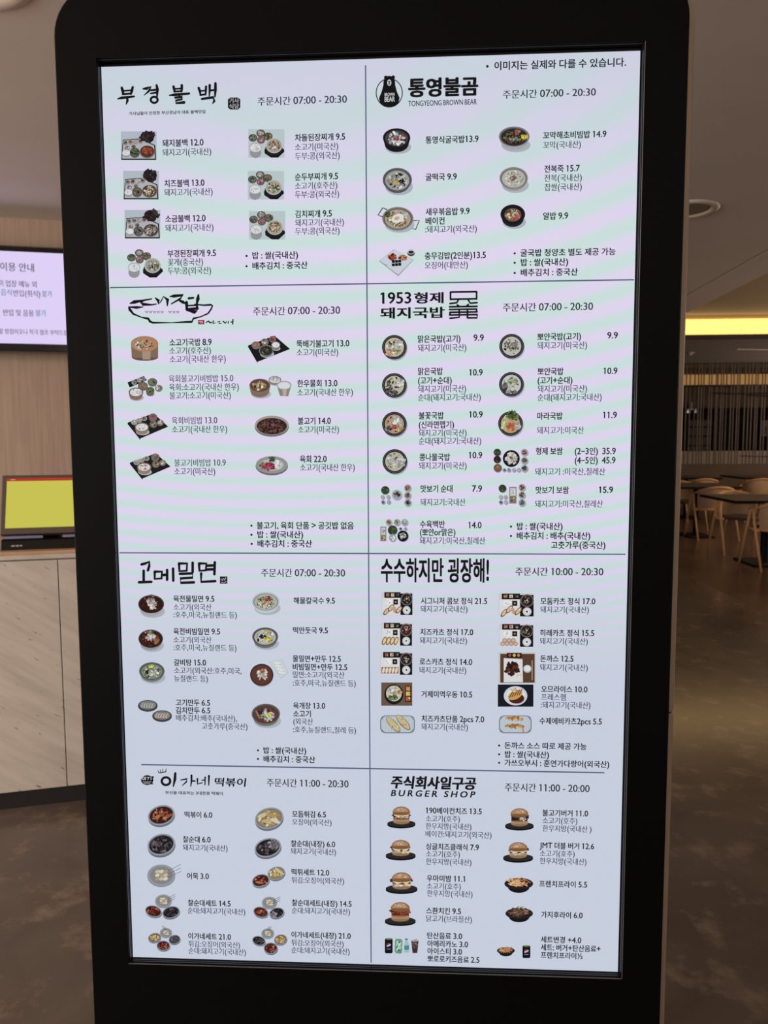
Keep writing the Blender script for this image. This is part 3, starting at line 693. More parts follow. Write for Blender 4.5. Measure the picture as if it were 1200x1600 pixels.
WHT, RICE = (206, 208, 212), (222, 222, 224)
MEAT = [(120, 52, 40), (150, 70, 48), (96, 40, 32), (170, 96, 64), (84, 44, 34)]
GREEN = [(66, 92, 44), (96, 122, 60), (44, 66, 36), (130, 146, 84)]
KIM = [(150, 44, 34), (176, 66, 48), (122, 34, 28), (190, 96, 70)]
PALE = [(206, 204, 196), (188, 190, 184), (222, 220, 214), (168, 170, 166)]
SEA = [(60, 54, 58), (92, 84, 84), (130, 124, 120), (180, 172, 164), (44, 40, 44)]
GOLD = [(196, 158, 92), (216, 184, 120), (170, 128, 66), (228, 204, 150)]
BLACKS = [(26, 22, 26), (44, 38, 42), (62, 54, 58), (84, 76, 82)]
MIX = MEAT + GREEN + PALE[:2]
def bowl(p, cx, cy, rx, ry, rim=(150, 146, 144), side=(96, 90, 90), soup=(190, 184, 170), top=MIX, n=26, r=4, depth=0.45, fill=0.84):
    p.ell(cx+rx*.12, cy+ry*(depth+.35), rx*.95, ry*.7, (176, 184, 196))
    p.ell(cx, cy+ry*depth, rx*.88, ry*.86, side); p.poly([(cx-rx, cy), (cx-rx*.86, cy+ry*depth*1.2), (cx+rx*.86, cy+ry*depth*1.2), (cx+rx, cy)], side)
    p.ell(cx, cy, rx, ry, rim, n=26); p.ell(cx, cy+ry*.04, rx*(fill+.05), ry*(fill+.04), tuple(int(v*.55) for v in rim), n=24)
    p.ell(cx, cy+ry*.05, rx*fill, ry*fill, soup, n=24); p.specks(cx, cy+ry*.05, rx*fill*.82, ry*fill*.8, n, r, top)
def flat(p, cx, cy, r, rim=(28, 27, 30), soup=(200, 192, 176), top=MIX, n=24, sz=4.5, ry=None):
    ry = ry or r*.99
    p.ell(cx+4, cy+6, r, ry, (172, 180, 190)); p.ell(cx, cy, r, ry, rim, n=28); p.ring(cx, cy, r*.9, ry*.9, r*.05, (92, 92, 96)); p.ell(cx, cy, r*.78, ry*.78, soup, n=26); p.specks(cx, cy, r*.66, ry*.66, n, sz, top)
def dish(p, cx, cy, r, cols, rim=(176, 182, 188), ry=None, n=9):
    ry = ry or r*.8
    p.ell(cx, cy+ry*.25, r*.95, ry, (120, 122, 128)); p.ell(cx, cy, r, ry, rim, n=16); p.ell(cx, cy, r*.8, ry*.8, (120, 112, 104), n=14); p.specks(cx, cy, r*.62, ry*.62, n, r*.2, cols)

# --- shop 1: set meals on trays and stews
def tray_meal(blk, x, y, main, soup):
    p = Pic(blk); p.rect(x, y, x+156, y+122, (178, 192, 204))
    p.poly([(x+8, y+36), (x+88, y+30), (x+150, y+60), (x+154, y+124), (x+2, y+124)], (32, 30, 34))
    p.poly([(x+11, y+39), (x+86, y+34), (x+145, y+62), (x+149, y+118), (x+6, y+118)], (180, 182, 188))
    for i, c in enumerate((GREEN, KIM, PALE, MEAT)): dish(p, x+20+i*22, y+48-i*2, 12, c)
    dish(p, x+28, y+72, 13, KIM[1:]+PALE[:1]); dish(p, x+56, y+66, 12, GREEN)
    p.ell(x+24, y+98, 18, 15, (150, 154, 160)); p.ell(x+24, y+94, 17, 12, RICE); p.specks(x+24, y+94, 12, 8, 8, 2.5, [(236, 236, 238), (206, 208, 214)])
    dish(p, x+62, y+92, 22, soup, rim=(70, 68, 64), ry=20, n=14)
    p.ell(x+116, y+90, 33, 28, (120, 116, 114)); p.ell(x+116, y+88, 30, 25, (80, 50, 40)); p.specks(x+116, y+88, 25, 20, 34, 4, main)
    p.ell(x+118, y+22, 31, 21, (40, 30, 36)); p.ell(x+122, y+38, 18, 14, (36, 28, 32))
    for i in range(34):
        a = R_.uniform(0, 6.28); d = R_.random()**.6
        p.ell(x+118+34*d*math.cos(a), y+22+25*d*math.sin(a), R_.uniform(5, 10), R_.uniform(4, 7), R_.choice([(34, 24, 30), (54, 36, 44), (44, 34, 34), (70, 54, 58)]), R_.uniform(0, 180), n=7)
    p.done()
tray_meal('A1', 108, 353, [(168, 62, 40), (140, 44, 30), (190, 92, 58)], GREEN)
tray_meal('A2', 118, 22, [(200, 196, 170), (120, 140, 80), (160, 110, 80), (226, 222, 204)], GREEN+MEAT)
tray_meal('A2', 124, 192, [(130, 120, 110), (170, 160, 150), (90, 80, 74), (200, 194, 186)], SEA)
def stew_meal(blk, x, y, top, bgrd=True):
    p = Pic(blk)
    if bgrd: p.rect(x, y, x+158, y+124, (186, 206, 206))
    dish(p, x+20, y+36, 19, GREEN+SEA[:1], rim=(70, 66, 62)); dish(p, x+54, y+16, 19, PALE+GOLD[:1], rim=(88, 70, 60)); dish(p, x+86, y+30, 20, MEAT+GREEN, rim=(74, 66, 60)); dish(p, x+56, y+46, 18, [(196, 92, 110), (170, 60, 84), (214, 150, 160)], rim=(90, 70, 68))
    p.ell(x+32, y+102, 25, 24, (150, 152, 156)); p.ell(x+32, y+80, 27, 21, (170, 172, 176)); p.ell(x+32, y+81, 24, 18, RICE); p.specks(x+32, y+81, 17, 12, 14, 3, [(238, 238, 240), (204, 208, 212)])
    p.poly([(x+70, y+88), (x+72, y+106), (x+100, y+124), (x+130, y+124), (x+158, y+98), (x+156, y+86)], (24, 24, 27))
    p.ell(x+112, y+88, 39, 28, (34, 33, 36)); p.ell(x+113, y+72, 36, 33, (186, 190, 192)); p.ell(x+113, y+72, 32, 29, (170, 160, 140)); p.specks(x+113, y+72, 26, 23, 34, 4, top)
    p.done()
stew_meal('A1', 664, 343, PALE+KIM[2:]+GREEN[1:2]+[(70, 50, 60)])
stew_meal('A2', 662, 22, PALE+GREEN+KIM[:1]); stew_meal('A2', 667, 196, MEAT+GOLD[:2]+GREEN+PALE[:1]); stew_meal('A2', 134, 362, PALE+GREEN[2:]+SEA[:2], False)

# --- shop 2
p = Pic('B1'); bowl(p, 139, 380, 60, 42, (34, 32, 34), (30, 28, 30), (70, 66, 66), PALE+[(96, 120, 150), (60, 60, 70)]+KIM[:1], 40, 6, .62); p.specks(139, 398, 20, 12, 8, 6, [(226, 228, 230)]); p.specks(140, 382, 10, 6, 6, 4, KIM); p.done()
p = Pic('B1'); bowl(p, 652, 374, 67, 44, (120, 120, 126), (170, 172, 180), (50, 44, 38), GREEN+BLACKS+[(110, 50, 60), (170, 80, 60)], 60, 5, .5); p.specks(697, 378, 16, 14, 14, 4, [(232, 200, 60), (214, 176, 40)]); p.specks(668, 354, 14, 9, 8, 5, [(190, 110, 90)]); p.specks(650, 386, 22, 12, 14, 3, [(150, 146, 132)]); p.done()
p = Pic('B2'); bowl(p, 142, 60, 64, 52, (96, 92, 92), (84, 80, 80), (160, 160, 158), PALE+SEA[2:], 44, 6, .25); p.specks(135, 68, 14, 12, 12, 4, [(232, 190, 80), (220, 170, 60)]); p.specks(160, 66, 12, 10, 12, 4, BLACKS[:2]); p.done()
p = Pic('B2'); bowl(p, 650, 52, 62, 48, (140, 134, 130), (160, 154, 150), (186, 182, 170), PALE+GREEN[3:], 50, 4, .3); p.specks(648, 54, 14, 10, 14, 3.5, [(130, 96, 66), (110, 70, 52)]); p.done()
p = Pic('B2')
p.brush([(82, 222), (58, 214), (78, 182), (98, 190)], (60, 56, 56), 5); p.brush([(196, 268), (222, 276), (238, 236), (208, 238)], (110, 70, 66), 5)
bowl(p, 144, 228, 68, 50, (128, 120, 114), (130, 122, 116), (176, 160, 140), GOLD+MEAT[3:4]+PALE+GREEN[:2], 46, 5, .2)
p.ell(144, 228, 28, 19, (226, 226, 226), -20); p.ell(140, 228, 12, 8, (214, 168, 110), -20); p.specks(98, 210, 12, 12, 10, 5, GREEN[:3]); p.specks(178, 210, 10, 8, 8, 3, PALE); p.done()
p = Pic('B2')
p.poly([(62, 414), (128, 362), (214, 408), (146, 480)], (164, 170, 184)); p.poly([(66, 412), (130, 364), (210, 408), (146, 472)], (206, 214, 226))
p.specks(120, 396, 20, 12, 18, 6, [(170, 60, 44), (140, 40, 30), (196, 96, 70)]); p.specks(166, 400, 16, 9, 12, 6, [(196, 130, 84), (170, 100, 60), (150, 60, 44)])
for i in range(2):
    for j in range(3): p.rect(118+j*14, 410+i*14-j, 131+j*14, 422+i*14-j, (22, 24, 28))
p.brush([(76, 424), (98, 432)], (120, 150, 200), 3); p.ell(202, 378, 17, 15, (70, 70, 74)); p.ell(202, 374, 16, 10, (204, 208, 212)); p.ell(202, 375, 12, 7, (52, 40, 34)); p.done()
p = Pic('B2'); bowl(p, 646, 210, 54, 43, (30, 28, 34), (34, 34, 44), (110, 80, 60), GREEN+GOLD+KIM[:2]+PALE, 56, 5, .42, fill=.7); p.specks(656, 222, 18, 12, 12, 5, [(206, 90, 60), (220, 120, 84)]); p.done()

# --- shop 3
p = Pic('C1'); p.ell(213, 330, 58, 16, (110, 84, 66)); p.poly([(152, 276), (155, 332), (270, 332), (270, 276)], (140, 108, 88)); p.poly([(200, 290), (202, 340), (236, 340), (238, 290)], (176, 146, 122))
p.ell(211, 272, 60, 34, (170, 132, 96), n=28); p.ell(211, 275, 54, 29, (196, 128, 84), n=26); p.specks(211, 276, 42, 22, 46, 4, PALE+KIM[1:]+GREEN[1:]+GOLD); p.done()
p = Pic('C1'); p.poly([(664, 278), (778, 236), (846, 294), (704, 350)], (30, 29, 33)); p.poly([(664, 278), (704, 350), (704, 356), (662, 284)], (16, 15, 18))
dish(p, 697, 276, 19, [(214, 130, 90), (190, 96, 70)], rim=(130, 116, 108)); dish(p, 736, 262, 17, KIM+PALE, rim=(120, 110, 104)); dish(p, 770, 250, 16, KIM, rim=(110, 96, 90)); bowl(p, 742, 300, 32, 24, (130, 124, 118), (100, 94, 90), (60, 52, 44), GREEN[:3]+BLACKS, 24, 4, .3); bowl(p, 784, 276, 19, 14, (150, 148, 146), (130, 126, 124), (226, 226, 230), [(236, 236, 240)], 6, 3, .8); p.done()
p = Pic('C1'); p.poly([(136, 440), (208, 412), (222, 430), (146, 462)], (28, 28, 30)); dish(p, 165, 440, 11, GREEN); dish(p, 188, 430, 11, GOLD); dish(p, 207, 424, 9, GREEN)
dish(p, 204, 455, 22, [(190, 90, 110), (150, 120, 70)], rim=(90, 90, 88)); dish(p, 246, 438, 21, GREEN[1:], rim=(80, 100, 80)); bowl(p, 174, 482, 32, 20, (120, 94, 80), (140, 110, 92), (220, 220, 222), [(234, 234, 236), (200, 200, 204)], 12, 4, .9)
bowl(p, 236, 474, 19, 14, (120, 104, 90), (110, 96, 84), (96, 110, 60), GREEN, 12, 3, .9); dish(p, 274, 464, 17, PALE+MEAT[3:], rim=(150, 130, 120)); p.done()
p = Pic('C1'); bowl(p, 714, 452, 46, 29, (124, 98, 86), (140, 108, 92), (100, 70, 50), [(190, 60, 90), (214, 110, 130)]+GREEN[1:]+GOLD+PALE[:1], 40, 5, .95); bowl(p, 780, 428, 28, 16, (150, 140, 134), (140, 128, 120), (214, 214, 218), PALE, 12, 4, .6)
p.poly([(788, 452), (802, 498), (838, 500), (852, 452)], (150, 134, 124)); p.poly([(812, 462), (816, 500), (828, 500), (834, 462)], (190, 176, 166)); p.ell(820, 452, 33, 20, (176, 168, 164)); p.ell(820, 453, 27, 15, (216, 226, 228)); p.done()
def tray3(x, y, col):
    p = Pic('C2'); p.poly([(x, y+40), (x+112, y), (x+176, y+58), (x+54, y+110)], (34, 31, 32)); p.poly([(x, y+40), (x+54, y+110), (x+54, y+116), (x-2, y+46)], (18, 17, 18))
    dish(p, x+28, y+38, 14, PALE+GREEN[:1]); dish(p, x+50, y+30, 12, GOLD); dish(p, x+72, y+22, 12, GREEN+GOLD); dish(p, x+110, y+16, 19, [(180, 50, 84), (206, 96, 124), (90, 110, 50)], rim=(110, 104, 100)); dish(p, x+112, y+46, 17, GOLD+GREEN+MEAT, rim=(116, 96, 84)); dish(p, x+142, y+40, 15, PALE+GOLD[:1], rim=(140, 110, 96))
    bowl(p, x+62, y+60, 31, 19, (140, 112, 90), (160, 128, 100), (224, 224, 226), col, 14, 4, .8); p.done()
tray3(138, 16, [(238, 238, 240), (206, 206, 210)]); tray3(148, 190, [(200, 170, 120), (160, 90, 60), (226, 226, 224)])
p = Pic('C2'); p.ell(766, 74, 75, 44, (120, 112, 108), n=28); p.ell(766, 68, 74, 42, (166, 156, 150), n=28); p.ell(766, 72, 66, 36, (58, 38, 34), n=28); p.specks(766, 72, 64, 34, 110, 4, [(70, 40, 34), (96, 56, 46), (52, 32, 30), (120, 76, 64), (130, 80, 84)]); p.done()
p = Pic('C2'); p.ell(766, 246, 71, 40, (110, 110, 106), n=28); p.ell(766, 240, 70, 38, (150, 152, 148), n=28); p.ell(766, 240, 52, 26, (186, 188, 184)); p.specks(730, 244, 18, 14, 22, 5, GREEN); p.specks(752, 246, 28, 17, 46, 5, [(170, 40, 80), (200, 84, 110), (130, 30, 60)]); p.specks(766, 214, 14, 9, 14, 5, GREEN[:3]); p.specks(796, 240, 14, 14, 12, 7, [(216, 220, 218), (198, 204, 196)]); p.done()

# --- shop 4: round black bowls seen from above
def pot(blk, cx, cy, soup, top, n=34, extra=None, r=54):
    p = Pic(blk); flat(p, cx, cy, r, soup=soup, top=top, n=n, sz=5)
    if extra: extra(p)
    p.done()
BRO = (196, 184, 156)
pot('D1', 129, 286, BRO, PALE+GREEN[1:]+[(196, 150, 120)], 40, lambda p: (p.specks(108, 312, 14, 10, 8, 6, [(206, 150, 110)]), p.specks(152, 276, 18, 14, 10, 7, PALE)))
pot('D1', 641, 281, (196, 190, 180), SEA[2:]+PALE, 22, lambda p: (p.specks(640, 280, 24, 18, 16, 6, [(150, 140, 136), (176, 166, 160)]), p.specks(650, 290, 20, 5, 8, 3, GREEN), p.specks(630, 270, 8, 20, 8, 3, GREEN)))
pot('D1', 129, 452, BRO, GREEN[1:]+PALE, 30, lambda p: (p.specks(104, 458, 12, 26, 14, 6, SEA[:3]), p.specks(128, 486, 22, 8, 8, 6, SEA[:3]), p.specks(150, 440, 18, 16, 12, 7, PALE), p.ell(136, 460, 7, 5, (60, 60, 66))))
pot('D1', 640, 447, (198, 200, 196), PALE+GREEN[2:], 16, lambda p: (p.specks(646, 440, 24, 18, 22, 5, [(150, 176, 120), (206, 190, 170), (110, 140, 80)]), p.specks(612, 460, 8, 18, 8, 7, SEA[:3]), p.specks(640, 480, 24, 6, 8, 6, SEA[1:4])))
pot('D2', 129, 62, (190, 150, 120), PALE+GREEN+KIM[1:], 26, lambda p: (p.specks(140, 44, 22, 16, 14, 7, PALE), p.specks(104, 84, 14, 10, 8, 6, SEA[:3]), p.specks(150, 84, 18, 9, 10, 3, GOLD, 4, -40), p.specks(128, 76, 12, 8, 8, 5, KIM)))
pot('D2', 131, 225, (190, 184, 160), GREEN[1:]+PALE, 26, lambda p: (p.specks(112, 218, 14, 14, 8, 7, PALE), p.specks(160, 226, 14, 18, 8, 8, PALE), p.specks(130, 230, 16, 20, 16, 3, GREEN[3:]+PALE, 3)))
pot('D2', 636, 60, (206, 150, 96), GOLD+PALE[:1], 22, lambda p: (p.specks(612, 60, 12, 28, 12, 4, [(206, 220, 160), (170, 190, 110)], 5, 100), p.specks(640, 70, 22, 12, 12, 6, [(210, 110, 70), (190, 80, 50)]), p.specks(646, 30, 26, 10, 18, 4, GREEN, 4), p.specks(640, 16, 16, 8, 10, 4, GREEN[:3], 4), p.specks(668, 70, 10, 14, 8, 6, PALE)))
def plates(blk, items, name='food_picture'):
    p = Pic(blk)
    for it in items:
        cx, cy, r, cols = it[:4]; rim = it[4] if len(it) > 4 else (168, 176, 184)
        p.ell(cx+2, cy+3, r, r, (150, 160, 172)); p.ell(cx, cy, r, r, rim, n=20); p.ell(cx, cy, r*.78, r*.78, tuple(int(v*.86) for v in rim), n=18); p.specks(cx, cy, r*.6, r*.6, max(6, int(r*.7)), max(2, r*.2), cols)
    return p
DKG = (60, 72, 56); BW = (150, 170, 190)
p = plates('D2', [(578, 185, 16, GREEN[:3], DKG), (578, 216, 16, KIM+BLACKS, (48, 40, 38)), (580, 253, 18, [(190, 80, 40), (150, 120, 60)], (120, 96, 84)), (697, 185, 16, KIM[1:]), (697, 221, 16, MEAT), (697, 255, 16, GREEN[:2]+BLACKS), (609, 262, 8, BLACKS, BW), (629, 262, 9, [(130, 160, 150)], BW), (651, 262, 9, [(176, 196, 206)], BW), (672, 262, 9, [(200, 206, 210)], BW)])
p.ell(639, 212, 37, 37, (26, 28, 28), n=28); p.specks(639, 212, 28, 28, 40, 5, [(206, 196, 190), (190, 176, 170), (222, 216, 210)]); p.specks(639, 210, 8, 6, 6, 3, GREEN); p.done()
p = plates('D2', [(89, 350, 18, GREEN[:3], DKG), (78, 380, 9, PALE), (103, 380, 9, PALE), (80, 402, 9, BLACKS, BW), (105, 402, 9, PALE, BW), (140, 370, 23, BLACKS+SEA[2:4], (176, 186, 196)), (187, 340, 16, KIM[1:]), (187, 373, 16, MEAT), (188, 404, 16, GREEN[:2]+BLACKS)]); p.done()
p = plates('D2', [(601, 342, 17, GREEN[:3], DKG), (594, 380, 9, PALE), (615, 380, 9, PALE), (594, 402, 9, BLACKS, BW), (616, 402, 9, PALE, BW), (686, 338, 16, KIM[1:]), (686, 371, 16, MEAT), (686, 404, 16, GREEN[:2]+BLACKS)])
p.rect(630, 335, 662, 408, (150, 134, 120)); p.rect(634, 340, 658, 374, (196, 206, 216)); p.rect(634, 376, 658, 403, (120, 112, 96)); p.specks(646, 358, 9, 12, 12, 3.5, PALE); p.specks(646, 390, 9, 9, 10, 3, GOLD+BLACKS); p.done()
p = plates('D2', [(105, 490, 14, KIM), (141, 490, 15, PALE+GREEN), (174, 490, 15, SEA[2:]+PALE), (121, 524, 21, GREEN[:3], DKG), (156, 518, 7, BLACKS, BW), (178, 518, 7, [(130, 160, 170)], BW), (121, 557, 16, [(232, 232, 234)], (160, 170, 176)), (166, 549, 24, PALE+SEA[3:], (28, 28, 30))])
p.rect(68, 508, 94, 572, (150, 134, 120)); p.rect(72, 512, 90, 544, (196, 206, 216)); p.rect(72, 547, 90, 568, (130, 110, 90)); p.specks(81, 528, 7, 11, 10, 3, PALE); p.specks(81, 557, 7, 8, 8, 3, GOLD+MEAT); p.done()

# --- shop 5: noodle bowls
STEEL = (150, 146, 146)
p = Pic('E1'); bowl(p, 167, 250, 61, 43, (90, 76, 72), (170, 172, 178), (56, 28, 22), [(70, 30, 24), (96, 44, 36)], 14, 6, .45, fill=.9); p.specks(172, 244, 30, 18, 26, 5, PALE+[(150, 110, 90)]); p.specks(156, 226, 22, 8, 8, 4, [(196, 110, 140), (206, 150, 170)]); p.specks(178, 268, 16, 7, 6, 6, [(220, 210, 200)]); p.specks(170, 212, 12, 5, 6, 4, GREEN); p.done()
p = Pic('E1'); bowl(p, 165, 412, 58, 43, (84, 80, 80), (150, 152, 158), (60, 30, 24), MEAT, 20, 6, .4, fill=.9); p.specks(164, 402, 24, 16, 24, 5, PALE); p.specks(156, 384, 24, 8, 10, 4, [(196, 100, 130)]+GREEN); p.specks(150, 432, 20, 10, 10, 6, [(80, 30, 24)]); p.specks(192, 420, 12, 12, 8, 6, [(150, 100, 66)]); p.done()
p = Pic('E1'); bowl(p, 705, 238, 65, 45, (186, 196, 204), (196, 206, 214), (176, 180, 164), PALE+GREEN[1:]+GOLD+SEA[:3], 60, 5, .35); p.specks(715, 228, 18, 6, 12, 4, KIM+BLACKS[:1], 2.5); p.done()
p = Pic('E1'); bowl(p, 702, 402, 61, 43, (96, 92, 90), (110, 108, 108), (176, 178, 172), PALE+SEA[2:], 44, 6, .4); p.specks(714, 412, 18, 12, 18, 4, [(226, 214, 70), (206, 190, 50)]); p.specks(684, 402, 12, 9, 10, 4, BLACKS[:2]); p.specks(706, 376, 20, 7, 8, 4, [(210, 196, 90)]); p.done()
p = Pic('E2'); bowl(p, 170, 84, 60, 42, (96, 100, 98), (120, 124, 124), (120, 140, 110), GREEN+PALE+SEA[1:3], 44, 6, .35); p.specks(166, 62, 14, 9, 10, 4, [(216, 220, 90), (190, 206, 80)]); p.specks(180, 90, 22, 14, 14, 5, PALE); p.specks(150, 84, 8, 10, 6, 5, [(60, 34, 30)]); p.done()
p = Pic('E2'); p.poly([(720, 42), (780, 28), (812, 90), (776, 118)], (186, 198, 208)); p.poly([(724, 44), (778, 31), (808, 88), (776, 113)], (206, 216, 224))
for i in range(4): p.ell(756+i*8, 48+i*15, 22, 8, (190, 202, 196), 12); p.ell(756+i*8, 46+i*15, 19, 6, (222, 230, 226), 12)
p.ell(688, 108, 52, 50, (170, 170, 176)); p.ell(686, 101, 55, 52, (66, 44, 42), n=28); p.ell(686, 101, 48, 45, (104, 56, 44), n=28); p.specks(688, 98, 24, 24, 34, 4.5, PALE+[(200, 140, 110)], 2.5); p.specks(690, 86, 8, 5, 6, 3, KIM); p.done()
def dumpling(p, cx, cy, col):
    p.ell(cx, cy+4, 46, 26, (70, 74, 82)); p.ell(cx, cy, 46, 25, (60, 58, 56)); p.ell(cx, cy-1, 40, 21, (120, 124, 120))
    for i in range(5): p.ell(cx-24+i*12, cy-1+i*.5, 6, 13, col, 25, n=12); p.ell(cx-22+i*12, cy-2+i*.5, 2, 11, (96, 96, 90), 25, n=8)
p = Pic('E2'); dumpling(p, 151, 244, (176, 180, 166)); dumpling(p, 218, 292, (206, 178, 160)); p.done()
p = Pic('E2'); bowl(p, 705, 284, 67, 48, (104, 98, 96), (120, 116, 116), (100, 60, 50), SEA+MEAT[:2], 30, 6, .35); p.specks(712, 290, 30, 20, 26, 6, PALE+[(150, 136, 150)]); p.specks(718, 288, 11, 8, 10, 4, [(230, 220, 60)]); p.brush([(660, 270), (676, 302)], (160, 110, 86), 8); p.specks(722, 268, 10, 6, 6, 4, KIM+BLACKS); p.specks(690, 296, 16, 5, 6, 4, GREEN); p.done()

# --- shop 6: cutlet sets in black boxes
def cutlet(blk, x, y, kind, w=142, h=104, left=0):
    p = Pic(blk); k = w/150
    p.rect(x, y, x+w, y+h, (206, 208, 216)); p.rect(x+14*k, y, x+92*k, y+26, (26, 25, 28))
    for i, c in enumerate(((170, 90, 60), (206, 190, 150), (60, 50, 44))): p.rect(x+(22+i*24)*k, y+5, x+(38+i*24)*k, y+20, c); p.specks(x+(30+i*24)*k, y+12, 6*k, 5, 5, 2.5, [c, (96, 80, 66), (200, 180, 150)])
    p.rect(x+4*k, y+26, x+90*k, y+h-1, (222, 222, 226)); p.rect(x+92*k, y+6, x+w, y+h, (24, 24, 28))
    p.ell(x+122*k, y+32, 29*k, 29, (110, 100, 96), n=24); p.ell(x+122*k, y+32, 24*k, 24, (44, 30, 28) if kind != 'b' else (90, 30, 28), n=22); p.specks(x+122*k, y+32, 18*k, 18, 16, 3, [(150, 150, 146), (60, 40, 36)]); p.ell(x+122*k, y+30, 4, 4, (206, 190, 110), n=8)
    p.ell(x+122*k, y+82, 19*k, 19, (206, 208, 210), n=22); p.ell(x+122*k, y+82, 12*k, 12, (226, 226, 228), n=18); p.specks(x+122*k, y+82, 4, 4, 5, 2.5, BLACKS)
    p.ell(x+36*k, y+44, 16*k, 13, (236, 238, 240)); p.specks(x+36*k, y+44, 12*k, 9, 8, 3, [(214, 220, 206), (240, 240, 240)]); p.rect(x+58*k, y+32, x+80*k, y+56, (40, 32, 30)); p.ell(x+69*k, y+44, 5, 4, (170, 140, 100), n=8)
    def pie(cx, cy, a): p.ell(cx, cy, 22*k, 10, (150, 96, 52), a, n=14); p.ell(cx+1, cy-1, 15*k, 6, (232, 214, 186), a, n=12); p.ell(cx, cy, 6*k, 3, (214, 150, 110), a, n=8)
    if kind == 'a': pie(x+24*k, y+88, -50); pie(x+46*k, y+72, -50); [p.ell(x+(60+q*7)*k, y+(86 if q % 2 else 74), 10, 9, (196, 160, 130), n=10) for q in range(2)]; pie(x+84*k, y+80, -50)
    if kind == 'b':
        for q in range(4): pie(x+(16+q*19)*k, y+82, -70); p.ell(x+(16+q*19)*k, y+82, 16*k, 5, (226, 206, 150), -70, n=10)
    if kind == 'c':
        for q in range(7): p.ell(x+(16+(q % 4)*19+(9 if q > 3 else 0))*k, y+(74 if q > 3 else 90), 11, 10, (176, 140, 116), n=12); p.ell(x+(16+(q % 4)*19+(9 if q > 3 else 0))*k, y+(74 if q > 3 else 90), 7, 6, (214, 180, 166), n=10)
    if kind == 'd':
        p.rect(x+6*k, y+68, x+86*k, y+98, (160, 104, 54))
        for q in range(5): p.ell(x+(16+q*15)*k, y+83, 6, 14, (230, 216, 200), 14, n=10)
    p.done()
cutlet('F1', 76, 189, 'a'); cutlet('F1', 74, 329, 'b'); cutlet('F1', 70, 462, 'd', 147); cutlet('F1', 612, 195, 'a', 161); cutlet('F1', 614, 334, 'c', 157)
p = Pic('F1'); p.rect(612, 463, 783, 606, (206, 202, 196)); p.rect(620, 470, 778, 602, (96, 64, 44)); p.rect(650, 466, 718, 488, (30, 24, 22)); [p.ell(664+i*20, 477, 7, 7, c) for i, c in enumerate(((190, 70, 50), (214, 190, 90), (210, 130, 60)))]
p.poly([(636, 490), (722, 494), (724, 600), (636, 600)], (222, 222, 226)); p.specks(676, 520, 22, 12, 16, 7, [(70, 36, 26), (96, 52, 36), (54, 26, 20)]); p.specks(676, 546, 30, 20, 26, 8, [(70, 36, 26), (96, 52, 36), (54, 26, 20)]); p.specks(700, 568, 16, 12, 14, 4, [(216, 206, 180), (230, 226, 210)])
p.ell(744, 538, 19, 18, (186, 190, 196)); p.ell(744, 536, 15, 13, (228, 228, 230)); p.brush([(766, 500), (766, 590)], (180, 176, 170), 3); p.done()
p = Pic('F2'); p.rect(75, 104, 217, 210, (112, 86, 66)); p.ell(133, 158, 44, 46, (28, 28, 30), n=28); p.ell(133, 154, 36, 36, (206, 198, 170), n=26); p.specks(134, 144, 28, 22, 34, 4, PALE+GOLD[3:], 2.4); p.specks(128, 172, 22, 12, 22, 4, GREEN[:2]+[(90, 150, 60)]); p.specks(160, 148, 12, 8, 8, 5, [(230, 170, 110), (214, 120, 80)]); p.rect(184, 118, 212, 192, (36, 26, 22))
for i, c in enumerate(((206, 130, 60), (220, 180, 60), (196, 90, 50))): p.rect(188, 122+i*23, 208, 141+i*23, c); p.specks(198, 131+i*23, 8, 7, 5, 3, [c, (230, 200, 130)])
p.done()
p = Pic('F2'); p.rect(609, 113, 772, 214, (28, 30, 40)); p.specks(690, 164, 78, 46, 40, 2, [(44, 48, 60), (20, 22, 30)]); p.ell(690, 164, 54, 44, (206, 212, 222), n=30); p.ell(690, 164, 42, 33, (226, 230, 236), n=28); p.ell(694, 176, 36, 24, (92, 30, 22), n=24); p.ell(688, 160, 36, 20, (206, 160, 76), -25, n=22)
[p.brush([(662+i*11, 172-i*3), (676+i*11, 148-i*4)], (120, 40, 26), 4) for i in range(5)]; p.specks(684, 138, 16, 6, 8, 4, [(216, 190, 120)]); p.done()
def rack(x0, y0, x1, y1, items):
    p = Pic('F2'); c = 22
    p.poly([(x0+c, y0), (x1-c, y0), (x1-6, y0+6), (x1, y0+c), (x1, y1-c), (x1-6, y1-6), (x1-c, y1), (x0+c, y1), (x0+6, y1-6), (x0, y1-c), (x0, y0+c), (x0+6, y0+6)], (120, 134, 150))
    p.poly([(x0+c, y0+4), (x1-c, y0+4), (x1-5, y0+c), (x1-5, y1-c), (x1-c, y1-5), (x0+c, y1-5), (x0+5, y1-c), (x0+5, y0+c)], (190, 204, 216))
    for i in range(11): xx = x0+12+(x1-x0-24)*i/10; p.brush([(xx, y0+8), (xx, y1-8)], (160, 176, 190), 1.4)
    items(p); p.done()
def sticks(p):
    for cx, cy in ((130, 296), (176, 286)): p.ell(cx, cy, 46, 17, (150, 128, 78), 48); p.ell(cx-1, cy-2, 42, 13, (206, 188, 132), 48); p.specks(cx, cy, 24, 24, 18, 2.5, [(226, 210, 160), (176, 150, 90)])
rack(70, 254, 229, 336, sticks)
def prawns(p):
    for y in (268, 302):
        p.specks(686, y, 40, 9, 44, 5, [(176, 120, 60), (206, 156, 92), (150, 96, 48), (224, 184, 120)], 1.8, 15)
    p.brush([(722, 306), (726, 330)], (190, 120, 60), 6)
rack(614, 254, 764, 336, prawns)

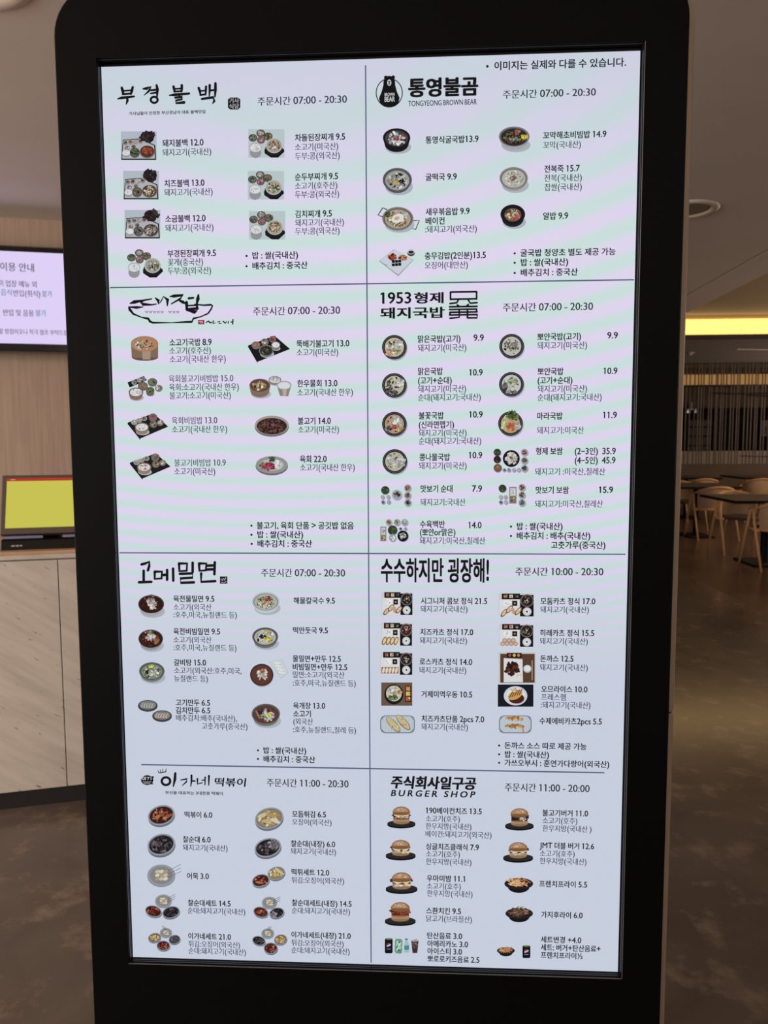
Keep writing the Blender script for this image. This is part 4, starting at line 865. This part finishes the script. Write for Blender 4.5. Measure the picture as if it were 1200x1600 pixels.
# --- shop 7: street snacks
def oval(p, cx, cy, rx, ry, cols, n=40, r=5, rot=-15, base=(60, 30, 26), rim=(150, 156, 168), el=1.8):
    p.ell(cx+2, cy+ry*.2, rx, ry, (110, 116, 130), rot, n=28); p.ell(cx, cy, rx, ry, rim, rot, n=28); p.ell(cx, cy, rx*.9, ry*.87, (96, 100, 110), rot, n=26); p.ell(cx, cy, rx*.86, ry*.83, base, rot, n=26); p.specks(cx, cy, rx*.74, ry*.7, n, r, cols, el)
RED = [(110, 30, 24), (140, 46, 30), (84, 22, 20), (170, 80, 50), (190, 120, 86)]
SUN = [(34, 28, 34), (56, 48, 54), (84, 72, 78), (110, 98, 104)]
def skewers(p, cx, cy, k=1.0, up=0):
    p.ell(cx, cy+3, 66*k, 52*k, (130, 136, 150), n=28); p.ell(cx, cy, 66*k, 51*k, (150, 156, 168), n=28); p.ell(cx, cy, 54*k, 42*k, (136, 136, 136), n=26)
    for i in range(3):
        if up: p.brush([(cx+(-8+i*9)*k, cy-20*k), (cx+(up*34+i*14-10)*k, cy-72*k)], (90, 88, 92), 1.8)
        else: p.brush([(cx+20*k, cy+(-14+i*14)*k), (cx+92*k, cy+(-52+i*17)*k)], (90, 88, 92), 2)
    for i in range(3):
        for j in range(3): p.ell(cx+(-18+j*19)*k, cy+(-18+i*17)*k, 12*k, 8*k, [(206, 192, 160), (222, 212, 186), (176, 156, 116)][(i+j) % 3], -20, n=9)
p = Pic('G1'); oval(p, 184, 248, 64, 46, RED, 46, 5); [p.ell(160+i*16, 258-(i % 3)*9, 20, 6, c, -25, n=12) for i, c in enumerate([(170, 96, 50), (190, 120, 66), (150, 70, 40), (196, 130, 80), (160, 84, 46)])]; p.done()
p = Pic('G1'); oval(p, 184, 386, 66, 50, SUN, 60, 7, base=(40, 36, 42), el=1.1); p.done()
p = Pic('G1'); oval(p, 690, 262, 68, 49, GOLD+[(150, 110, 60)], 50, 6, base=(150, 130, 90)); [p.ell(660+i*20, 248+(i % 2)*26, 26, 9, c, -18+i*14, n=12) for i, c in enumerate([(206, 194, 150), (190, 176, 130), (176, 150, 92), (214, 206, 170)])]; p.done()
p = Pic('G1'); oval(p, 684, 400, 64, 44, SUN, 40, 7, base=(34, 30, 36), el=1.1); p.specks(712, 384, 26, 22, 34, 5, [(120, 112, 120), (96, 90, 98), (150, 144, 150)], 2); p.done()
p = Pic('G2'); skewers(p, 184, 80); p.done()
p = Pic('G2'); oval(p, 724, 70, 42, 31, GOLD, 24, 5, base=(150, 130, 90)); p.ell(738, 60, 26, 6, (206, 190, 140), 40); oval(p, 651, 104, 42, 30, RED, 30, 5); p.ell(644, 112, 18, 5, (190, 120, 70), 10); p.done()
p = Pic('G2'); skewers(p, 194, 200, .6); oval(p, 147, 248, 40, 27, RED, 30, 4, 15); oval(p, 230, 252, 42, 28, SUN, 34, 4, base=(36, 32, 38), el=1.1); p.done()
p = Pic('G2'); skewers(p, 692, 208, .55); oval(p, 651, 252, 36, 25, RED, 28, 4, 15); oval(p, 726, 255, 36, 25, SUN, 22, 4, base=(36, 32, 38), el=1.1); p.specks(712, 262, 16, 12, 16, 4, [(130, 124, 130), (160, 156, 160)]); p.done()
p = Pic('G2'); skewers(p, 206, 349, .44, -1); oval(p, 152, 372, 31, 22, GOLD, 20, 4, base=(120, 96, 60)); oval(p, 246, 380, 28, 22, [(96, 92, 100), (120, 116, 124), (70, 66, 74)], 24, 3.5, base=(60, 56, 64), el=1.1); oval(p, 194, 408, 32, 24, RED, 24, 4, 0); p.done()
p = Pic('G2'); skewers(p, 684, 352, .46, .6); oval(p, 642, 386, 32, 22, SUN, 22, 4, 15, base=(34, 30, 36), el=1.1); oval(p, 744, 380, 31, 24, GOLD, 22, 4, base=(130, 104, 64)); oval(p, 698, 420, 33, 27, RED, 26, 4, 0); p.done()

# --- shop 8: burgers, fries and drinks
def burger(blk, x, y, w, kind):
    """x,y = centre of the black stand"""
    p = Pic(blk); k = w/132
    p.ell(x, y+6*k, 66*k, 17*k, (18, 17, 18), n=26); p.ell(x, y, 66*k, 16*k, (44, 42, 42), n=26)
    p.ell(x, y-8*k, 38*k, 12*k, (156, 114, 74)); p.rect(x-38*k, y-24*k, x+38*k, y-8*k, (180, 140, 98)); p.ell(x, y-24*k, 38*k, 8*k, (150, 100, 60))
    fill = {'bacon': [(120, 50, 36), (150, 72, 48), (84, 36, 28), (206, 170, 130)], 'plain': [(70, 40, 30), (92, 56, 40), (54, 30, 24)], 'bulgogi': [(50, 34, 28), (206, 200, 190), (84, 50, 36), (40, 28, 24)], 'chicken': [(130, 44, 28), (96, 32, 22), (170, 80, 40), (80, 28, 20)]}[kind]
    top = -56 if kind != 'plain' else -44
    p.rect(x-37*k, y-44*k, x+37*k, y-22*k, fill[0])
    p.specks(x, y+(top/2-12)*k, 40*k, 14*k, 44, 6*k, fill, 2.2, 0)
    if kind in ('plain', 'bacon'): p.poly([(x-38*k, y+(top+14)*k), (x+40*k, y+(top+12)*k), (x+20*k, y+(top+26)*k), (x+4*k, y+(top+18)*k), (x-18*k, y+(top+26)*k)], (232, 212, 160))
    if kind != 'chicken': p.specks(x+(0 if kind == 'plain' else 6)*k, y+(top+28)*k, 36*k, 4*k, 4, 5*k, [(226, 222, 210), (206, 186, 150)], 2, 0)
    p.ell(x, y+(top+8)*k, 41*k, 9*k, (140, 88, 50), n=24)
    p.ell(x, y+(top+4)*k, 41*k, 28*k, (158, 104, 62), n=24, a0=180, a1=360); p.ell(x-2*k, y+(top+1)*k, 34*k, 21*k, (184, 136, 90), n=22, a0=180, a1=360)
    p.specks(x, y+(top-9)*k, 26*k, 9*k, 18, 1.8*k, [(232, 214, 184), (222, 190, 150)])
    p.done()
burger('H1', 167, 280, 130, 'bacon'); burger('H1', 708, 289, 132, 'bulgogi'); burger('H1', 164, 425, 138, 'plain'); burger('H1', 702, 435, 138, 'plain')
burger('H2', 168, 138, 146, 'plain'); burger('H2', 162, 285, 142, 'chicken')
def fries(x, y, k, cols):
    p = Pic('H2'); p.ell(x, y+14*k, 50*k, 28*k, (26, 23, 24), n=24); p.ell(x, y, 66*k, 27*k, (40, 34, 34), n=26)
    for i in range(46):
        a = R_.uniform(0, 6.28); d = R_.random()**.5; cx = x+44*k*d*math.cos(a); cy = y-8*k+20*k*d*math.sin(a); t = R_.uniform(-.7, .7)
        L = R_.uniform(10, 20)*k; p.brush([(cx-L*math.cos(t), cy-L*math.sin(t)), (cx+L*math.cos(t), cy+L*math.sin(t))], R_.choice(cols), 4*k)
    p.done()
fries(705, 116, 1.0, [(206, 160, 110), (186, 132, 84), (222, 184, 140), (160, 104, 64)])
fries(707, 252, .96, [(120, 90, 74), (92, 66, 54), (150, 120, 100), (70, 48, 40)])
fries(646, 422, .62, [(206, 160, 110), (176, 124, 80), (150, 96, 60)])
def can(p, x, y, w, h):
    p.poly([(x, y+5), (x+4, y), (x+w-4, y), (x+w, y+5), (x+w, y+h-5), (x+w-4, y+h), (x+4, y+h), (x, y+h-5)], (22, 22, 28)); p.ell(x+w/2, y+3, w/2-3, 4, (96, 130, 50), n=12)
    cx, cy, r = x+w/2, y+h*.46, w*.28
    p.ell(cx, cy, r, r, (216, 220, 230), -25, n=18); p.ell(cx, cy, r, r, (186, 40, 50), -25, n=12, a0=190, a1=350); p.ell(cx, cy, r, r, (30, 60, 150), -25, n=12, a0=20, a1=160); p.brush([(x+8, y+h*.72), (x+w-8, y+h*.72)], (150, 154, 166), 2)
p = Pic('H2'); can(p, 91, 366, 36, 68)
p.poly([(138, 376), (142, 368), (164, 368), (172, 376), (170, 430), (164, 436), (144, 434), (136, 426)], (96, 160, 130)); p.specks(154, 402, 12, 26, 18, 4, [(140, 196, 170), (70, 140, 110), (190, 220, 206)]); p.brush([(144, 424), (166, 384)], (214, 232, 222), 3)
p.poly([(184, 368), (196, 368), (197, 384), (203, 396), (202, 430), (180, 430), (180, 396), (184, 384)], (150, 196, 214)); p.rect(180, 398, 202, 418, (60, 150, 150)); p.rect(184, 366, 196, 372, (60, 110, 170))
p.poly([(212, 376), (246, 376), (240, 432), (218, 432)], (70, 48, 46)); p.ell(229, 376, 17, 5, (170, 160, 156), n=14); p.specks(229, 396, 12, 14, 10, 3.5, [(110, 80, 74), (140, 112, 104)]); p.brush([(232, 378), (236, 366)], (60, 60, 64), 2); p.done('drinks_picture')
p = Pic('H2'); can(p, 722, 398, 36, 58); p.done('drink_picture')

# ------------------------------------------------------------------ the eight shop names
INK = (26, 24, 26)
p = Pic('A1'); p.k = 1.45
for st in ([(112,163,8),(116,176,9),(119,191,7)], [(160,160,7),(156,176,9),(152,191,6)], [(117,177,5),(154,174,5)], [(117,191,7),(152,188,6)], [(92,212,3),(112,207,9),(166,201,6)], [(136,204,6),(137,220,8),(131,236,3)],
  [(206,168,5),(222,166,10),(238,160,8),(230,178,7),(208,197,2)], [(264,152,7),(268,170,9),(266,203,5)], [(240,174,6),(264,171,7)], [(238,188,5),(264,184,7)],
  [(338,158,8),(341,170,8),(343,180,6)], [(374,152,8),(374,168,8),(373,180,6)], [(341,169,5),(372,166,5)], [(341,180,6),(372,178,6)], [(320,196,4),(342,194,9),(406,188,7)], [(364,190,6),(364,202,5)], [(346,206,7),(376,203,8),(376,213,6),(348,219,7),(348,230,6),(384,227,9)],
  [(448,164,8),(453,178,8),(456,196,5)], [(480,158,7),(479,176,7),(478,194,5)], [(453,178,5),(479,175,5)], [(455,195,6),(478,192,6)], [(496,152,8),(496,176,7),(494,199,4)], [(521,144,8),(521,172,9),(519,202,5)], [(496,176,6),(520,172,6)], [(462,212,7),(512,205,9),(516,222,8),(508,233,3)]):
    p.brush(st, INK)
p.ring(254, 216, 15, 13, 7, INK)
p.done('shop_logo')
p = Pic('A1'); x0, y0, x1, y1, c = 575, 205, 629, 257, 9
p.poly([(x0+c, y0), (x1-c, y0), (x1, y0+c), (x1, y1-c), (x1-c, y1), (x0+c, y1), (x0, y1-c), (x0, y0+c)], (34, 30, 34)); p.text(581, 219, 623, 218, '기사', 25, WHT, 0); p.text(581, 243, 623, 242, '식당', 25, WHT, 0); p.done('seal_mark')
p = Pic('B1'); p.ring(107, 184, 57, 62, 4, INK, 36)
p.ell(92, 118, 8, 9, INK); p.ell(124, 117, 8, 9, INK); p.ell(107, 142, 26, 32, INK)
p.poly([(82, 146), (132, 146), (140, 178), (152, 206), (148, 226), (132, 242), (107, 248), (84, 244), (66, 226), (62, 208), (74, 178)], INK)
p.ell(107, 140, 9, 14, WHT); p.ell(107, 137, 5, 4, INK); p.ell(107, 146, 4, 3, INK)
p.text(87, 192, 130, 191, 'BROWN', 17, WHT, 2); p.text(87, 213, 131, 212, 'BEAR', 28, WHT, 2); p.done('bear_mark')
p = Pic('B1'); p.text(193, 161, 492, 156, '통영불곰', 88, INK, 3); p.done('shop_logo')
# bowl-shaped brush mark
p = Pic('C1'); p.k = 1.8
for st in ([(148,96,3),(166,90,9),(200,84,5),(244,76,3),(206,84,4),(196,92,6),(204,100,8),(240,102,4),(262,99,3)], [(258,72,3),(272,84,8),(272,98,4),(282,88,3),(294,66,3),(312,80,8),(310,106,3)],
  [(322,66,3),(340,64,8),(380,60,6),(366,76,5),(328,98,3)], [(356,80,3),(378,90,8),(388,96,4)], [(404,74,6),(424,72,5)], [(446,58,4),(444,76,9),(438,100,4)], [(394,92,8),(396,124,6)], [(440,90,5),(440,120,6)], [(396,106,4),(440,104,4)], [(394,122,6),(442,118,7)], [(400,126,5),(430,134,9),(440,128,3)],
  [(142,112,3),(146,122,7),(162,142,5),(196,156,3),(228,163,6),(234,174,6),(246,180,5),(330,180,2.5),(418,176,6),(424,162,5),(456,154,3),(488,140,4),(502,120,4),(508,106,3)], [(142,112,3),(176,114,7),(206,112,2)], [(430,100,3),(470,104,4),(500,102,5),(508,106,3)]):
    p.brush(st, INK)
for i in range(9):
    if i != 5: xx = 212+i*17; p.brush([(xx, 130), (xx+9, 132), (xx+4, 139)], (104, 100, 110), 1.8); p.brush([(xx+12, 128), (xx+12, 139)], (104, 100, 110), 1.5)
p.rect(445, 168, 472, 187, (170, 36, 56)); p.brush([(449, 175), (458, 173), (456, 182)], (226, 190, 200), 2); p.brush([(463, 172), (463, 183)], (226, 190, 200), 2)
for st in ([(478,180,2),(490,173,4),(498,181,4),(508,176,2)], [(512,172,3),(510,184,3),(522,180,2)], [(528,178,2),(540,174,4),(536,184,3),(548,182,2)], [(554,174,3),(564,182,4),(570,174,2)], [(578,172,2),(576,182,3)], [(586,178,2),(594,176,3)], [(597,166,3),(596,186,3)]): p.brush(st, INK)
p.done('shop_logo')
p = Pic('D1'); p.text(70, 75, 201, 73, '1953', 62, INK, 2); p.text(217, 72, 342, 70, '형제', 52, INK, 4); p.text(70, 138, 347, 134, '돼지국밥', 52, INK, 4); p.done('shop_logo')
p = Pic('D1')
for st in ([(374,46),(488,44)], [(374,46),(374,78)], [(488,44),(488,76)], [(374,77),(488,75)], [(408,80),(402,92),(372,96)], [(452,80),(460,94),(490,92)], [(404,102),(412,108)], [(452,100),(444,107)], [(370,110),(490,108)], [(370,122),(488,120)], [(372,134),(490,132)], [(372,134),(372,146)], [(488,120),(488,132)], [(370,146),(490,144)], [(412,122),(412,156),(372,160)], [(448,121),(448,158)], [(490,144),(490,158),(450,158)]):
    p.brush(st, INK, 8)
p.done('emblem_mark')
p = Pic('E1'); p.k = 1.2
for st in ([(122,64),(140,60),(158,52),(158,72),(152,92)], [(132,94),(132,140)], [(110,148),(168,146)], [(184,98),(184,132),(216,130),(218,98),(184,98)], [(222,114),(238,113)], [(242,90),(242,136)], [(270,84),(271,140)],
  [(298,60),(300,96),(334,94),(336,60),(298,60)], [(362,56),(362,100)], [(302,108),(362,106),(362,126),(304,130),(306,150),(368,148)], [(392,60),(394,94),(424,92),(426,60),(392,60)], [(430,70),(456,69)], [(430,88),(456,87)], [(466,54),(464,110)], [(402,106),(402,146),(468,142)]):
    p.brush(st, INK, 10.5)
p.k = 1
p.rect(490, 120, 525, 154, (40, 40, 46)); p.brush([(494, 134), (504, 132), (500, 142)], WHT, 2.5); p.brush([(508, 128), (510, 140), (518, 126)], WHT, 2.5); p.brush([(496, 148), (510, 150), (520, 144)], WHT, 2); p.done('shop_logo')
p = Pic('F1'); p.text(75, 87, 567, 91, '수수하지만 굉장해!', 118, INK, 4); p.done('shop_logo')
p = Pic('G1'); p.ell(118, 84, 29, 23, INK, n=26); p.rect(126, 66, 149, 74, INK); p.rect(120, 98, 146, 104, INK)
p.ring(100, 76, 6, 6, 3, WHT, 14); p.brush([(110, 68), (110, 84)], WHT, 3); p.brush([(116, 71), (128, 70), (120, 82)], WHT, 3); p.brush([(136, 68), (136, 84)], WHT, 3); p.brush([(98, 92), (138, 92)], WHT, 2); p.brush([(102, 98), (132, 99)], WHT, 2); p.done('seal_mark')
p = Pic('G1'); p.k = 1.25; p.ring(206, 89, 20, 18, 9, INK, 20)
for st in ([(250,52,9),(248,80,11),(240,116,4)], [(170,50,3),(184,50,4),(208,44,3)], [(172,48,3),(168,38,2)], [(182,48,3),(178,34,2)], [(192,46,3),(190,31,2)], [(204,44,3),(208,30,2)],
  [(274,84,4),(306,78,7),(302,92,6),(282,110,3)], [(326,62,8),(326,90,7),(322,116,3)], [(328,88,5),(342,88,6)], [(354,78,7),(354,102,6),(378,96,4)], [(372,84,4),(386,84,5)], [(390,70,6),(389,108,4)], [(408,64,8),(407,110,4)]):
    p.brush(st, INK)
p.text(436, 92, 580, 95, '떡볶이', 44, INK, 2, .1); p.done('shop_logo')
p = Pic('H1'); p.text(122, 91, 508, 97, '주식회사일구공', 62, INK, 3, .12); p.text(122, 142, 504, 149, 'B U R G E R   S H O P', 35, INK, 4, .18); p.done('shop_logo')

# words on the hanging notice display
def tvmap(x, y): return (x*0.0042, 0.685-(y-392-0.055*x)*0.00434)
def tvtext(x0, y0, x1, y1, t, em, col):
    m = MB(); typeset(m, tvmap, x0, y0, x1, y1, t, em, s2l(col), 1, 0.0026); m.build('notice_text', M_print, tvs)
DG = (84, 76, 92); TL_ = (92, 132, 160)
tvtext(-1, 417, 51, 419, '이용 안내', 15, DG)
tvtext(6, 443.5, 54, 446, '업장 메뉴 외', 11.5, DG); tvtext(-3, 442.5, 2, 443, '이', 11.5, DG)
tvtext(-2, 457, 14.5, 458, '음식', 11.5, TL_); tvtext(17.5, 459, 59, 461, '반입(취식)', 11.5, DG); tvtext(62, 461, 78, 461.5, '불가', 11.5, TL_)
tvtext(0, 489.5, 47.5, 491.5, '반입 및 음용', 11.5, DG); tvtext(50.5, 491.5, 67, 492, '불가', 11.5, TL_)
tvtext(-8, 519.5, 115, 525, '할 방침이오니 적극 협조 부탁드립니다', 9.5, DG)

# ------------------------------------------------------------------ dining tables and bentwood chairs beyond the kiosk
M_seat = mat('dark_seat_pad', (66, 52, 44), 0.8)
def make_chair():
    """round-backed oak armchair; its back is towards -Y"""
    t = empty('dining_chair', (0, 0, 0))
    W2 = 0.26; D = 0.29
    # U-shaped bent rail, high at the back, dropping to the arm ends
    pts = []
    for i in range(25):
        a = math.pi*(i/24); x = -W2*math.cos(a); yy = -0.30*math.sin(a)**0.75 + 0.02
        z = 0.635 + 0.095*math.sin(a)**1.2; pts.append((x, yy, z))
    pts = [(-W2, 0.10, 0.622)] + pts + [(W2, 0.10, 0.622)]
    q = MB(); q.tube(pts, [0.012]+[0.016+0.004*math.sin(math.pi*i/24) for i in range(25)]+[0.012], 10, flat=0.8); q.build('top_rail', M_oak, t, smooth=True)
    for sx in (-1, 1):
        x = sx*W2
        q = MB(); q.tube([(x, 0.045, 0.632), (x, 0.07, 0.61), (x+sx*0.008, 0.10, 0.50), (x+sx*0.015, 0.29, 0.0)], [0.014, 0.015, 0.016, 0.011], 10); q.build('leg', M_oak, t, smooth=True)
        q = MB(); q.tube([(x, 0.015, 0.632), (x, -0.01, 0.61), (x+sx*0.008, -0.05, 0.50), (x+sx*0.012, -0.27, 0.0)], [0.014, 0.015, 0.016, 0.011], 10); q.build('leg', M_oak, t, smooth=True)
        q = MB(); q.tube([(x, -0.15, 0.415), (x, 0.17, 0.43)], 0.014, 8); q.build('side_rail', M_oak, t, smooth=True)
    # woven curved back
    q = MB(); rings = []
    for zi in range(9):
        z = 0.44 + 0.27*zi/8; k = 1.0 + 0.04*math.sin(math.pi*zi/8); ring = []
        for i in range(21):
            a = math.pi*(0.08+0.84*i/20); ring.append((-0.235*k*math.cos(a), -0.285*k*math.sin(a)**0.75+0.02, z+0.0*i))
        for i in range(20, -1, -1):
            a = math.pi*(0.08+0.84*i/20); ring.append((-0.223*k*math.cos(a), -0.270*k*math.sin(a)**0.75+0.02, z))
        rings.append(ring)
    q.loft(rings); bk = q.build('woven_back', M_cord, t, smooth=False)
    q = MB(); q.tube([(-0.24*math.cos(math.pi*(0.05+0.9*i/20)), -0.29*math.sin(math.pi*(0.05+0.9*i/20))**0.75+0.02, 0.425) for i in range(21)], 0.017, 8); q.build('lower_rail', M_oak, t, smooth=True)
    q = MB(); q.lathe([(0.001, 0.455), (0.16, 0.457), (0.22, 0.45), (0.235, 0.435), (0.22, 0.415), (0.001, 0.41)], seg=28); q.build('seat', M_seat, t, smooth=True)
    return t
def make_table(w, d):
    t = empty('dining_table', (0, 0, 0))
    q = MB(); q.box((-w/2, -d/2, 0.715), (w/2, d/2, 0.732)); q.build('table_top', M_table, t)
    q = MB(); q.box((-w/2+0.004, -d/2+0.004, 0.700), (w/2-0.004, d/2-0.004, 0.7149)); q.build('under_board', M_tedge, t)
    q = MB(); q.box((-w/2-0.003, -d/2-0.003, 0.704), (w/2+0.003, -d/2, 0.7315)); q.box((-w/2-0.003, -d/2, 0.704), (-w/2, d/2, 0.7315)); q.box((w/2, -d/2, 0.704), (w/2+0.003, d/2, 0.7315)); q.box((-w/2, d/2, 0.704), (w/2, d/2+0.003, 0.7315)); q.build('edge_band', M_tedge, t)
    q = MB(); q.lathe([(0.05, 0.02), (0.045, 0.05), (0.045, 0.68), (0.09, 0.70)], seg=20); q.build('pedestal', M_ped, t, smooth=True)
    q = MB(); q.box((-0.22, -0.30, 0), (0.22, 0.30, 0.018)); q.build('base_plate', M_ped, t, bevel=0.003)
    return t
T1 = make_table(1.08, 1.04); T1.location = (3.85, 7.64, 0); tag(T1, 'nearest dark dining table, its near corner pointing at the kiosk', 'table', 'dark square pedestal dining tables')
for (x, y, l) in ((3.97, 10.16, 'dark dining table behind the nearest one, half hidden by a chair'), (4.72, 12.85, 'dark dining table by the half wall, leftmost of the far two'), (5.95, 12.9, 'dark dining table by the half wall, rightmost of the far two')):
    t_ = dup(T1, (x, y, 0), 0, l); t_.scale = (0.8, 1, 1)
C1 = make_chair(); C1.location = (3.82, 7.27, 0); G = 'oak armchairs with woven backs around the dining tables'
tag(C1, 'oak armchair nearest the kiosk, at the picture\'s right edge with its woven back to us', 'chair', G)
for (x, y, a, l) in ((3.89, 8.44, math.pi, 'oak armchair facing us across the nearest dark table'),
                     (4.07, 9.82, 0, 'oak armchair with woven back to us at the second dark table'),
                     (4.05, 10.95, math.pi, 'oak armchair facing us behind the second dark table'),
                     (4.72, 12.15, 0, 'oak armchair with back to us at the far left table by the half wall'),
                     (5.66, 12.2, 0, 'oak armchair with back to us at the far right table by the half wall'),
                     (3.60, 10.95, math.pi, 'oak armchair mostly hidden behind the kiosk\'s bronze edge')):
    if 'mostly hidden' in l: continue
    dup(C1, (x, y, 0), a, l)
